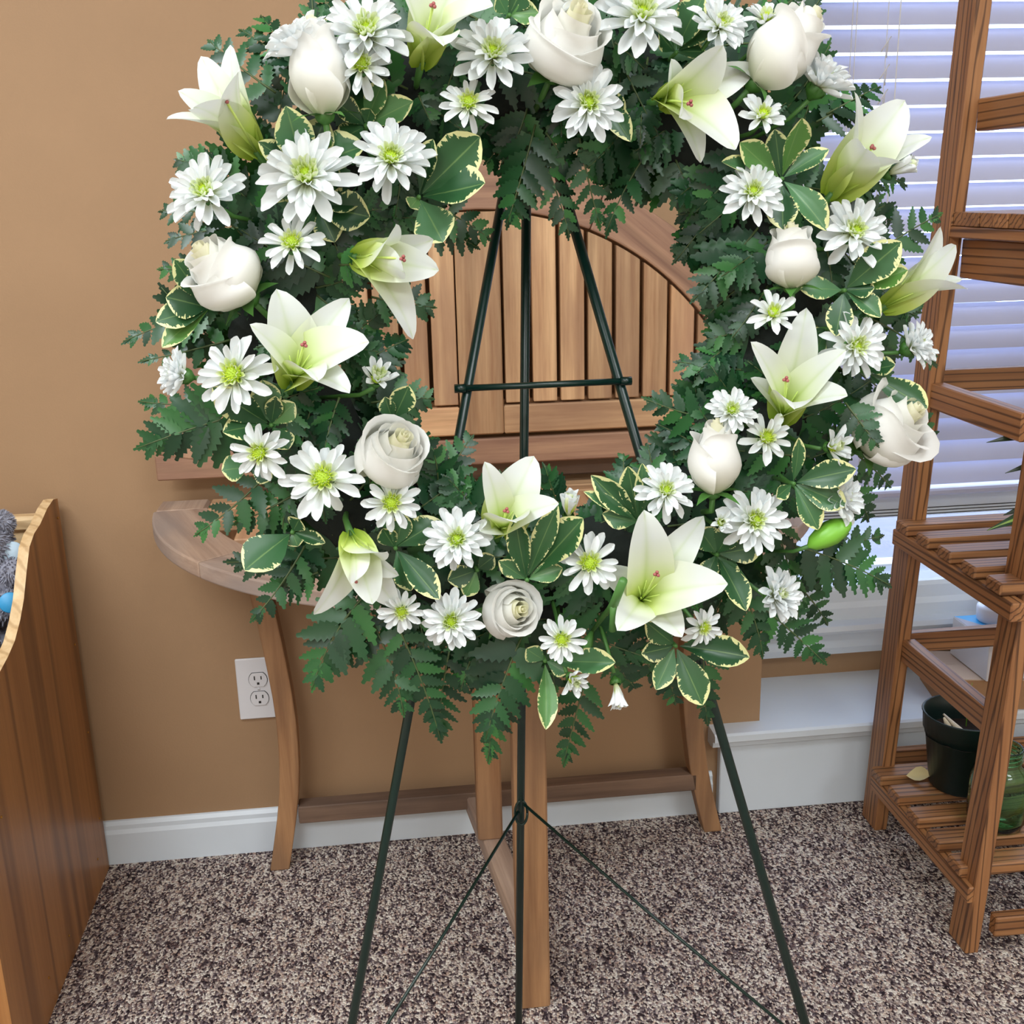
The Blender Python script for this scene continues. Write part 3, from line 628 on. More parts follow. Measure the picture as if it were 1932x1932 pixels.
# ------------------------------------------------------------------ wreath frame of reference
H0 = .045                                              # form centre plane, in front of the easel plane
C0 = APEX.dot(NW)+H0
def W(px, py, h=0): return on_plane(px, py, NW, C0+h)
WC = W(1015, 612)
SPX = (WC-CO).dot(CF)/FPX                              # metres per pixel at the wreath
def cdir(x, y, z): return (CR*x + CU*y - CF*z).normalized()
VIEW = -CF
UX = Vector((1, 0, 0))
RM = 475*SPX
wf = empty('wreath_form', WC, 'dark green foam ring at the core of the flower wreath', 'wreath')
V = []; F = []; nS, nT = 64, 14
for i in range(nS):
    a = 2*math.pi*i/nS; d = UX*math.cos(a)+UP*math.sin(a)
    for j in range(nT):
        b = 2*math.pi*j/nT; r = .042*(1+.25*noise.noise(Vector((i*.7, j*.9, 3))))
        V.append(d*(RM+r*1.25*math.cos(b)) + NW*r*.75*math.sin(b))
for i in range(nS):
    for j in range(nT):
        F.append((i*nT+j, ((i+1) % nS)*nT+j, ((i+1) % nS)*nT+(j+1) % nT, i*nT+(j+1) % nT))
link('foam_ring', mdata('foam_ring', V, F, M_form), wf)

# ------------------------------------------------------------------ chrysanthemums
def petal_mesh(name, mat, wd, cup, curl, notch, nv=4):
    V = []; F = []; UV = []; prof_ = [(0, .36), (.28, .62), (.58, .94), (.8, 1.0), (.93, .84), (1.0, .44)]; nu = len(prof_)-1
    for i, (t, wf_) in enumerate(prof_):
        for j in range(nv+1):
            s = j/nv*2-1; wv = wd*wf_
            V.append((t - (notch*(1-s*s) if i == nu else 0) - .04*s*s*t, s*wv/2, -curl*(t-.45)**2 + curl*.2 + cup*s*s*wv)); UV.append((t, (s+1)/2))
    for i in range(nu):
        for j in range(nv):
            a = i*(nv+1)+j; F.append((a, a+nv+1, a+nv+2, a+1))
    return mdata(name, V, F, mat, True, UV)
PET = [petal_mesh('petal', M_mum, .255, .5, -.3, .0), petal_mesh('petal', M_mum, .23, .65, .05, .02), petal_mesh('petal', M_mum, .27, .4, .3, -.02), petal_mesh('petal', M_mum, .245, .6, -.15, .02)]
PIN = [petal_mesh('inner_petal', M_mum_in, .3, .6, -.5, 0), petal_mesh('inner_petal', M_mum_in, .26, .7, -.3, .02)]
def make_eye():
    r = random.Random(3); bm = bmesh.new(); bmesh.ops.create_icosphere(bm, subdivisions=2, radius=1)
    for v in bm.verts: v.co.z *= .55
    me = bm_mesh('eye', bm, M_eye, True); V = []; F = []
    for i in range(46):
        q = math.sqrt((i+.5)/46); a = i*2.39996; p = Vector((q*math.cos(a), q*math.sin(a), .5*math.sqrt(max(0, 1-q*q)))); d = (p+Vector((0, 0, .55))).normalized(); s = .09
        t = d.orthogonal().normalized(); b = d.cross(t); n = len(V); tip = p+d*(.22+.35*q)
        V += [p+t*s, p-t*s*.5+b*s*.87, p-t*s*.5-b*s*.87, tip]; F += [(n, n+1, n+3), (n+1, n+2, n+3), (n+2, n, n+3)]
    return me, mdata('florets', V, F, M_eye_tip, False)
EYE, FLOR = make_eye()
def calyx_mesh():
    V = []; F = []; seg = 12
    for r, z in ((.05, -.5), (.12, -.42), (.3, -.25), (.36, -.08), (.3, .06)):
        for k in range(seg):
            a = 2*math.pi*k/seg; q = r*(1+.12*(k % 2)); V.append((q*math.cos(a), q*math.sin(a), z+.03*(k % 2)))
    for i in range(4):
        for k in range(seg): F.append((i*seg+k, i*seg+(k+1) % seg, (i+1)*seg+(k+1) % seg, (i+1)*seg+k))
    for k in range(18):
        a = k*2.4; q = .36-.08*(k % 3); z = -.2+.06*(k % 4); n = len(V); c, s = math.cos(a), math.sin(a)
        V += [(q*c-.05*s, q*s+.05*c, z), (q*c+.05*s, q*s-.05*c, z), ((q+.07)*c, (q+.07)*s, z+.22)]; F.append((n, n+1, n+2))
    return mdata('calyx', V, F, M_calyx)
CAL = calyx_mesh()
def frame(axis, hint=None):
    z = axis.normalized(); h = hint or Vector((.31, .2, .93)); x = (h-z*h.dot(z))
    if x.length < 1e-3: x = z.orthogonal()
    x.normalize(); y = z.cross(x); m = Matrix((x, y, z)).transposed().to_4x4(); return m
def torus_h(px, py):
    p = W(px, py, .04)-WC; r = math.hypot(p.dot(UX), p.dot(UP)); q = max(0, 1-((r-RM)/.15)**2)
    return .03+.045*math.sqrt(q)
WH = {'full': [(14, 1.0, 8, 0), (13, .90, 24, 0), (12, .70, 42, 0), (11, .44, 54, 1), (10, .32, 66, 1)],
      'open': [(12, 1.0, 6, 0), (10, .82, 22, 0), (10, .46, 42, 1), (9, .34, 58, 1)],
      'small': [(9, 1.0, 14, 0), (8, .78, 34, 0), (8, .5, 58, 1)],
      'half': [(6, 1.0, 44, 0), (8, .85, 60, 0), (8, .66, 72, 1), (6, .5, 80, 1)],
      'bud': [(9, 1.0, 73, 0), (9, 1.0, 78, 0), (7, .9, 82, 1)],
      'side': [(15, 1.0, 22, 0), (15, .95, 38, 0), (14, .86, 52, 0), (10, .7, 66, 0), (8, .5, 76, 1)]}
def mum(px, py, R, fx, fy, kind, label, dh=0):
    r = random.Random(int(px*13+py)); h = torus_h(px, py)+.03+dh
    c = W(px, py, h); fz = math.sqrt(max(.02, 1-fx*fx-fy*fy)); ax = cdir(fx, fy, fz)
    Rm = R*SPX*1.06*(1.45 if kind in ('bud', 'half') else 1); e = empty('chrysanthemum', c-ax*Rm*.25, label, 'flower', 'white chrysanthemums in the wreath')
    B = frame(ax)
    for wi, (n, ln, el, inner) in enumerate(WH[kind]):
        a0 = r.uniform(0, 6.28)
        for k in range(n):
            an = a0+2*math.pi*(k+r.uniform(-.28, .28))/n; ee = math.radians(el+r.uniform(-9, 9)); l = Rm*ln*r.uniform(.86, 1.08)
            if kind in ('full', 'open') and wi == 0 and r.random() < .12: ee -= .5
            d = Vector((math.cos(an)*math.cos(ee), math.sin(an)*math.cos(ee), math.sin(ee))); zz = Vector((-math.cos(an)*math.sin(ee), -math.sin(an)*math.sin(ee), math.cos(ee))); yy = zz.cross(d)
            tw = r.uniform(-.25, .25); y2 = yy*math.cos(tw)+zz*math.sin(tw); z2 = d.cross(y2)
            ws = l*r.uniform(.92, 1.15)*(1.12 if wi == 0 else 1) if ln > .6 else l*1.15
            m = Matrix((d*l, y2*ws, z2*l)).transposed().to_4x4(); m.translation = Vector((math.cos(an), math.sin(an), 0))*Rm*.06 + Vector((0, 0, Rm*(.03*wi)))
            link('inner_petal' if inner else 'petal', (PIN if inner else PET)[r.randrange(2 if inner else 4)], e, B @ m)
    if kind not in ('bud', 'side'):
        s = Rm*(.19 if kind == 'full' else .23)
        ey = link('eye', EYE, e, B @ Matrix.Translation((0, 0, Rm*.2)) @ Matrix.Scale(s, 4)); link('florets', FLOR, ey)
    link('calyx', CAL, e, B @ Matrix.Scale(Rm*(.85 if kind not in ('bud', 'half') else .62), 4))
    bk = B @ Vector((0, 0, -Rm*.4)); root = (WC + ((c-WC)-NW*(c-WC).dot(NW)).normalized()*RM) - e.location
    link('stem', tube_data('stem', [bk, bk*1.8+(root-bk)*.15, bk.lerp(root, .7)], .0022, M_stem, 6), e)
MUMS = [
 (690, 52, 72, .05, .28, 'full', 'large white chrysanthemum at the top left, right of the tall upright rosebud'),
 (681, 118, 48, .1, .1, 'open', 'smaller white chrysanthemum directly below the large one at the top left'),
 (566, 78, 60, -.45, .75, 'side', 'white chrysanthemum turned away behind the tall upright rosebud at the top left'),
 (930, 95, 64, 0, .3, 'full', 'white chrysanthemum between the cropped top lily and the big round rose'),
 (884, 190, 46, .0, .18, 'open', 'small white chrysanthemum lowest in the top middle, above the easel apex'),
 (1111, 192, 60, .05, .0, 'full', 'wide open white chrysanthemum just below the big round top rose'),
 (1213, 20, 74, .05, .35, 'full', 'large white chrysanthemum cut by the top edge, right of the round rose'),
 (1362, 42, 52, .35, .35, 'full', 'white chrysanthemum above the upper right lily'),
 (1447, 30, 42, .1, .7, 'small', 'white chrysanthemum with its green calyx showing, left of the top right rose'),
 (1090, -12, 40, .0, .3, 'small', 'white chrysanthemum of which only the lower petals show at the top edge'),
 (1440, 213, 42, .0, .35, 'small', 'small white chrysanthemum below the pointed top right rose'),
 (1552, 150, 58, .45, .68, 'side', 'white chrysanthemum in side view against the blinds at the top right'),
 (1421, 360, 56, .0, .25, 'full', 'white chrysanthemum left of the big variegated leaf rosette on the upper right'),
 (1615, 434, 62, .12, .25, 'full', 'white chrysanthemum between the two right edge lilies'),
 (1460, 588, 43, .0, .42, 'small', 'small white chrysanthemum just below the narrow rosebud on the right'),
 (1618, 652, 58, .28, .05, 'full', 'white chrysanthemum right of the star lily on the right side'),
 (1728, 652, 48, .72, .3, 'side', 'side-on white chrysanthemum at the far right against the stand leg'),
 (1382, 772, 42, .0, .35, 'full', 'compact white chrysanthemum left of the star lily base on the right'),
 (1447, 824, 48, .05, .3, 'small', 'loose white chrysanthemum under the star lily on the right'),
 (1573, 842, 30, .55, .1, 'half', 'half-open small chrysanthemum left of the ruffled right rose'),
 (1588, 940, 52, .7, .15, 'side', 'white chrysanthemum partly behind a variegated leaf at the lower right'),
 (1257, 924, 52, .0, .4, 'full', 'white chrysanthemum left of the slim upright rose at the lower right'),
 (1426, 980, 60, .18, .2, 'full', 'large white chrysanthemum above the green lily bud cluster, lower right'),
 (1360, 986, 20, .1, .2, 'half', 'tiny half-open chrysanthemum between the two largest lower right mums'),
 (1468, 1122, 52, .5, .1, 'side', 'white chrysanthemum facing sideways at the lower right rim'),
 (1330, 1185, 38, .5, -.2, 'open', 'small white chrysanthemum right below the big lower lily'),
 (1112, 1062, 54, -.05, .12, 'open', 'white chrysanthemum left of the big lower right lily'),
 (1060, 1207, 42, .0, -.05, 'open', 'small white chrysanthemum right of the bottom rose'),
 (1082, 1282, 26, .45, -.35, 'half', 'small half-open chrysanthemum at the bottom, left of the hanging bud'),
 (1163, 1300, 30, .12, -.92, 'bud', 'unopened chrysanthemum bud hanging straight down at the bottom'),
 (851, 1172, 52, .0, .0, 'full', 'white chrysanthemum left of the bottom rose'),
 (757, 1155, 37, .05, -.25, 'open', 'small white chrysanthemum below the drooping green lily'),
 (862, 1016, 56, .0, .3, 'full', 'white chrysanthemum left of the cupped bottom lily'),
 (738, 948, 50, .1, .0, 'open', 'white chrysanthemum right below the lower left rose'),
 (607, 900, 66, .0, .18, 'open', 'large star-like white chrysanthemum left of the lower left rose'),
 (487, 855, 50, -.2, -.1, 'open', 'loose white chrysanthemum over a variegated leaf at the lower left'),
 (437, 705, 64, -.1, .1, 'open', 'large white chrysanthemum left of the big left lily'),
 (335, 706, 44, -.8, .15, 'side', 'side-on white chrysanthemum at the far left edge'),
 (549, 454, 50, .0, .35, 'open', 'white chrysanthemum right of the left rose'),
 (383, 357, 64, -.2, .32, 'full', 'white chrysanthemum at the upper left rim below the big side lily'),
 (576, 326, 80, .0, .32, 'full', 'largest white chrysanthemum, among rounded leaves at the upper left'),
 (737, 293, 66, .1, .25, 'full', 'white chrysanthemum near the top left of the wreath opening'),
 (712, 712, 30, .3, .5, 'half', 'half-open chrysanthemum right of the big left lily'),
 (1074, 962, 32, .05, .8, 'bud', 'small upright chrysanthemum bud right of the cupped bottom lily'),
 (1690, 322, 32, .8, .25, 'bud', 'chrysanthemum bud with scaly green calyx under the upper right lily'),
]
for m_ in MUMS: mum(*m_)

# ------------------------------------------------------------------ lilies
def bez(p0, p1, p2, p3, t): u = 1-t; return p0*u**3+p1*3*u*u*t+p2*3*u*t*t+p3*t**3
def tepal(parent, base, tip, axis, wd, nu=14, nv=6, rec=.20):
    D = tip-base; L = D.length
    p1 = base + axis*L*.34 + D*.06; p2 = base + D*.66 + axis*L*rec
    V = []; F = []; UV = []
    side0 = None
    for i in range(nu+1):
        t = i/nu; p = bez(base, p1, p2, tip, t); tg = (bez(base, p1, p2, tip, min(1, t+.03))-bez(base, p1, p2, tip, max(0, t-.03))).normalized()
        tm = D - axis*D.dot(axis)
        inn = -(tm) if tm.length > L*.08 else -(tm+NW*.01)
        inn = inn + axis*L*.35
        inn = inn - tg*inn.dot(tg); inn.normalize(); sd = tg.cross(inn)
        q = math.sin(math.pi*min(1, t**.82*.88+.10)); wv = wd*max(.06, q**.82)*(1 if t < .92 else math.sqrt(max(.02, 1-((t-.92)/.08)**2)))
        for j in range(nv+1):
            s = j/nv*2-1
            rip = .05*wd*math.sin(t*9+s*2)*abs(s)
            V.append(p + sd*s*wv/2 + inn*((s*s)*wv*.30*(1-.7*t) - .03*wd*(1 if abs(s) < .1 else 0)*math.sin(t*3) + rip*.35) - parent.location); UV.append((t, (s+1)/2))
    for i in range(nu):
        for j in range(nv):
            a = i*(nv+1)+j; F.append((a, a+nv+1, a+nv+2, a+1))
    o = link('tepal', mdata('tepal', V, F, M_lily, True, UV), parent); return o
def lily(base, tips, label, stig=None, rec=.20, axis=None):
    B = W(base[0], base[1], base[2]+.035); e = empty('lily', B, label, 'flower', 'white lilies in the wreath')
    T = [(W(t[0], t[1], t[2]+.035), t[3]*SPX*1.08) for t in tips]
    a = Vector((0, 0, 0))
    for q, _ in T: a += (q-B).normalized()
    a = (a.normalized()*1.0 + VIEW*.25).normalized()
    if axis: a = cdir(*axis)
    for q, wd in T: tepal(e, B, q, a, wd, rec=rec)
    Lm = sum((q-B).length for q, _ in T)/len(T)
    S = W(*stig) if stig else B + a*Lm*.62
    if stig: S = W(stig[0], stig[1], stig[2]+.035)
    link('pistil', tube_data('pistil', [Vector((0, 0, 0)), (S-B)*.5+NW*.004, S-B], [.0018, .0011, .0013], M_fil, 6), e)
    V = []; F = []
    for k in range(3):
        an = k*2.094; X = frame((S-B).normalized()); 
        d = (X @ Vector((math.cos(an), math.sin(an), 0)))
        bm_c = (S-B)+d*.0019; n = len(V)
        for z_, r_ in ((-.0015, .001), (.0, .0019), (.0014, .0013)):
            for j in range(6):
                b = j*math.pi/3; V.append(bm_c + (S-B).normalized()*z_ + (X @ Vector((math.cos(b)*r_, math.sin(b)*r_, 0))))
        for i in range(2):
            for j in range(6): F.append((n+i*6+j, n+i*6+(j+1) % 6, n+(i+1)*6+(j+1) % 6, n+(i+1)*6+j))
        F.append(tuple(n+12+j for j in range(6)))
    link('stigma', mdata('stigma', V, F, M_stig), e)
    for k in range(6):
        an = k*1.047+.4; X = frame(a); d = X @ Vector((math.cos(an), math.sin(an), 0))
        link('filament', tube_data('filament', [Vector((0, 0, 0)), a*Lm*.22+d*.004, a*Lm*.42+d*.011], [.0012, .001, .0004], M_fil, 5), e)
    back = -a*.02
    link('stem', tube_data('stem', [Vector((0, 0, 0))+a*.006, back, back-NW*.05], [.0045, .003, .0025], M_stem, 7), e)
LILIES = [
 ((487, 292, .02), [(380, 106, .03, 62), (435, 85, .03, 50), (336, 171, .06, 54), (314, 225, .10, 50), (365, 204, .14, 62), (452, 130, .13, 72)], 'white lily jutting out at the upper left edge against the tan wall', (426, 190, .10)),
 ((794, 124, .03), [(812, -75, .05, 66), (874, -62, .06, 66), (750, -45, .09, 62), (930, 10, .11, 80), (838, 86, .15, 74)], 'white lily cut off by the top edge of the picture', (817, 10, .10)),
 ((1245, 190, .03), [(1365, 85, .09, 80), (1427, 125, .05, 62), (1388, 282, .09, 92), (1322, 307, .06, 56), (1266, 111, .08, 44), (1282, 222, .13, 48)], 'open white lily left of the pointed rose at the upper right', (1302, 195, .11)),
 ((1565, 372, .02), [(1660, 205, .02, 56), (1708, 190, .05, 90), (1758, 259, .05, 52), (1612, 173, .09, 56), (1707, 306, .11, 56), (1634, 281, .13, 68)], 'white lily opening upward against the blinds at the upper right', None),
 ((1662, 583, .02), [(1760, 490, .01, 50), (1768, 512, .02, 45), (1775, 427, .04, 62), (1803, 462, .08, 66), (1815, 527, .05, 48), (1826, 545, .08, 58)], 'half-open white lily overlapping the stand leg at the far right', None),
 ((1473, 795, .02), [(1522, 581, .05, 72), (1416, 645, .08, 58), (1416, 713, .05, 42), (1596, 661, .09, 64), (1599, 746, .11, 72), (1500, 772, .15, 66)], 'white star lily with curling tips in the middle of the right side', (1483, 716, .10)),
 ((1206, 1135, .03), [(1215, 962, .08, 86), (1328, 974, .05, 70), (1128, 1072, .04, 60), (1373, 1102, .10, 92), (1287, 1202, .09, 70), (1165, 1190, .10, 74)], 'fully open white lily at the lower right, the widest in the wreath', (1239, 1083, .11)),
 ((943, 1004, .03), [(1008, 861, .04, 84), (914, 871, .07, 52), (1054, 950, .09, 62), (905, 1003, .07, 46), (975, 985, .12, 74)], 'cupped white lily at the bottom centre of the wreath opening', None),
 ((661, 1005, .05), [(749, 1145, .06, 58), (592, 1159, .07, 56), (753, 1086, .08, 46), (703, 1140, .10, 62), (730, 1041, .11, 54), (669, 1098, .13, 42)], 'drooping greenish lily hanging at the lower left', (670, 1100, .09)),
 ((553, 722, .03), [(522, 545, .06, 88), (659, 563, .05, 70), (471, 612, .09, 56), (696, 645, .10, 92), (660, 741, .12, 62), (600, 719, .15, 58)], 'wide open white lily in the middle of the left side', (574, 650, .10)),
 ((668, 485, .04), [(818, 452, .06, 60), (747, 423, .11, 52), (828, 510, .08, 66), (779, 640, .05, 64), (763, 514, .12, 54)], 'white lily leaning into the wreath opening from the left', (760, 488, .11)),
]
for l_ in LILIES: lily(*l_)
# green lily bud
b0_, b1_ = W(1524, 1032, .09), W(1606, 985, .10); e = empty('lily_bud', b0_, 'closed bright green lily bud at the lower right rim', 'bud')
X = frame(b1_-b0_); Lb = (b1_-b0_).length; V = []; F = []; sg = 12
pr = [(.12, 0), (.6, .12), (.9, .35), (1, .55), (.85, .75), (.5, .92), (.15, 1)]
for r_, z_ in pr:
    for k in range(sg): a = 2*math.pi*k/sg; q = .0125*r_*(1+.1*(1 if k % 4 == 0 else -.4)); V.append(X @ Vector((q*math.cos(a), q*math.sin(a), z_*Lb)))
for i in range(len(pr)-1):
    for k in range(sg): F.append((i*sg+k, i*sg+(k+1) % sg, (i+1)*sg+(k+1) % sg, (i+1)*sg+k))
F.append(tuple((len(pr)-1)*sg+k for k in range(sg)))
link('bud', mdata('bud', V, F, M_lilybud), e)
link('stem', tube_data('stem', [Vector((0, 0, 0))+(b1_-b0_)*.03, -(b1_-b0_)*.25-NW*.01, -(b1_-b0_)*.5-NW*.05], [.0025, .002, .002], M_stem, 6), e)
# cut stalk with a broken end beside the big lower lily
e = empty('cut_stalk', W(1150, 1180, .06), 'cut green stalk end crossing the left tepal of the big lower lily', 'stalk')
tube('stalk', [W(1118, 1190, .05), W(1150, 1148, .09), W(1158, 1140, .12), W(1176, 1095, .15)], [.0022, .003, .0045, .0042], M_stem, e, 9)
tube('side_shoot', [W(1158, 1142, .12), W(1156, 1165, .115), W(1155, 1190, .11)], [.004, .003, .0035], M_stem, e, 8)
tube('bract', [W(1118, 1190, .05), W(1108, 1215, .06), W(1098, 1240, .05)], [.002, .006, .001], M_stem, e, 6)

# ------------------------------------------------------------------ roses
GPR = [(0, .22), (.1, .5), (.22, .76), (.36, .94), (.5, 1.0), (.64, .99), (.78, .93), (.9, .87), (1.0, .85)]
def gprof(s):
    for (a, x), (b, y) in zip(GPR[:-1], GPR[1:]):
        if s <= b: f = (s-a)/(b-a); return x+(y-x)*f
    return GPR[-1][1]
def rose_petal(parent, B, r0, H, a0, span, lip, close, mat, name='petal', nu=12, nv=12, droop=.3, ruf=0, seed=0, off=0, skew=0):
    V = []; F = []; UV = []; ox, oy = off*r0*math.cos(a0), off*r0*math.sin(a0)
    for i in range(nu+1):
        s = i/nu
        for j in range(nv+1):
            q = j/nv*2-1; an = a0+q*span/2
            top = H*(1-droop*abs(q)**2.2 + skew*q + ruf*.03*math.sin(q*6+seed)); z = top*s
            sm = max(0, (s-.45)/.55); sm = sm*sm*(3-2*sm)
            rad = r0*gprof(s)*(1-close*sm)
            lp = max(0, (s-.80)/.20)**1.8*(1-.55*abs(q)**2)
            rad += lip*r0*lp + r0*.05*q + r0*ruf*.045*math.sin(q*4+seed*1.7)*s*s
            z -= lip*H*.20*max(0, (s-.88)/.12)**2*(1-.5*q*q)
            V.append(B @ Vector((rad*math.cos(an)+ox, rad*math.sin(an)+oy, z))); UV.append((s, (q+1)/2))
    for i in range(nu):
        for j in range(nv):
            a = i*(nv+1)+j; F.append((a, a+nv+1, a+nv+2, a+1))
    return link(name, mdata(name, V, F, mat, True, UV), parent)
def rose(base, ax, r, H, label, open_=.0, tw=0., ruf=.4, dh=0, close=.3):
    b = W(base[0], base[1], base[2]+.05+dh); axis = cdir(*ax); r *= SPX; H *= SPX
    e = empty('rose', b, label, 'flower', 'white roses in the wreath'); B = frame(axis) @ rot('Z', tw)
    sd = random.Random(int(base[0])); S5 = lambda: sd.random()*5
    fz = max(0, ax[2]-.45)                       # roses that face forward show a domed heart
    rose_petal(e, B, r, H*(.90-.22*fz), .3, 3.5, .20+.4*open_, close*.35, M_rose, droop=.42, ruf=ruf, seed=S5(), skew=.05)
    rose_petal(e, B, r*.96, H*(.97-.22*fz), 2.6, 3.6, .14+.3*open_, close*.6, M_rose, droop=.42, ruf=ruf, seed=S5(), skew=-.06)
    rose_petal(e, B, r*.93, H*(1.0-.2*fz), 4.7, 3.3, .16+.3*open_, close*.8, M_rose, droop=.34, ruf=ruf, seed=S5(), skew=.05)
    for k in range(3): rose_petal(e, B, r*(.82-.05*k), H*(1.0+.015*k-.08*fz), k*2.2+1.2, 3.3, .12+.14*open_, max(close, .22), M_rose, droop=.26, ruf=ruf*.7, seed=S5(), off=.05, skew=.05)
    for k in range(2): rose_petal(e, B, r*(.60-.07*k), H*(1.03+.01*k+.08*fz), k*3.0+.4, 4.0, .12, max(close, .30), M_rose, droop=.2, ruf=ruf*.5, seed=S5(), off=.05, skew=.04)
    for k in range(2): rose_petal(e, B, r*(.42-.09*k), H*(1.05+.01*k+.14*fz), k*2.8+1.5, 4.6, .10, max(close, .30), M_rose_core, 'inner_petal', droop=.12, ruf=.2, seed=S5(), off=.04)
    # rolled heart
    V = []; F = []; UV = []; n = 40
    for i in range(n+1):
        t = i/n; a = t*11; rr = r*(.21-.19*t)*.8
        for j, (s, z) in enumerate(((1.0, H*.35), (1.0, H*.8), (1.08, H*(1.06+.14*fz+.02*t)))): V.append(B @ Vector((rr*s*math.cos(a), rr*s*math.sin(a), z))); UV.append((j/2, t))
    for i in range(n):
        for j in range(2): F.append((i*3+j, (i+1)*3+j, (i+1)*3+j+1, i*3+j+1))
    link('rolled_heart', mdata('rolled_heart', V, F, M_rose_core, True, UV), e)
    for k in range(5):
        a = k*1.257+.3; d = Vector((math.cos(a), math.sin(a), 0)); v, f, u = leaf_grid(H*.42, r*.42, 6, 4, curl=.5, fold=.1, peak=.35)
        X = (d*.9+Vector((0, 0, .35))).normalized(); Y = Vector((-math.sin(a), math.cos(a), 0)); Z = X.cross(Y)
        m = Matrix((X, Y, Z)).transposed().to_4x4(); m.translation = d*r*.12
        link('sepal', mdata('sepal', v, f, M_calyx, True, u), e, B @ m)
    link('hip', mdata('hip', *hip_geo(B, r), M_calyx), e)
    link('stem', tube_data('stem', [B @ Vector((0, 0, -r*.1)), B @ Vector((0, 0, -r*.7)), (B @ Vector((0, 0, -r*.9)))-NW*.03], .003, M_stem, 7), e)
def hip_geo(B, r):
    V = []; F = []; sg = 10
    pr = [(.1, -.25), (.28, -.12), (.33, .0), (.3, .1)]
    for q, z in pr:
        for k in range(sg): a = 2*math.pi*k/sg; V.append(B @ Vector((q*r*math.cos(a), q*r*math.sin(a), z*r)))
    for i in range(3):
        for k in range(sg): F.append((i*sg+k, i*sg+(k+1) % sg, (i+1)*sg+(k+1) % sg, (i+1)*sg+k))
    return V, F
rose((613, 220, .04), (-.10, .95, .30), 52, 146, 'tall upright white rosebud in side view at the top left', 0, .6, close=.42)
rose((1042, 138, .02), (.32, .50, .80), 72, 124, 'big round white rose seen from the front at the top centre', .2, 2.2, close=.16)
rose((1422, 158, .03), (.62, .66, .42), 58, 146, 'pointed white rose leaning right in front of the blinds at the top', .3, 1.2, close=.42)
rose((470, 562, .02), (-.55, .56, .60), 66, 118, 'plump white rose turned to the left on the left side', .1, 2.6, close=.34)
rose((1494, 543, .04), (-.12, .92, .38), 48, 108, 'narrow white rosebud on the inner right side, above a small mum', .1, 3.4, close=.36)
rose((720, 890, .02), (.42, .48, .77), 62, 114, 'white rose with spiral heart at the lower left of the opening', .15, .2, close=.2)
rose((1345, 930, .04), (.0, .94, .34), 49, 130, 'slim upright white rose at the lower right of the opening', .1, 1.7, close=.42)
rose((1626, 842, .01), (.58, .50, .64), 74, 124, 'large ruffled white rose at the right edge by the stand leg', .5, 4.0, ruf=1.6, close=.15)
rose((940, 1155, .0), (.42, .12, .90), 52, 100, 'white rose facing forward at the bottom of the wreath', .35, 5.2, close=.2)

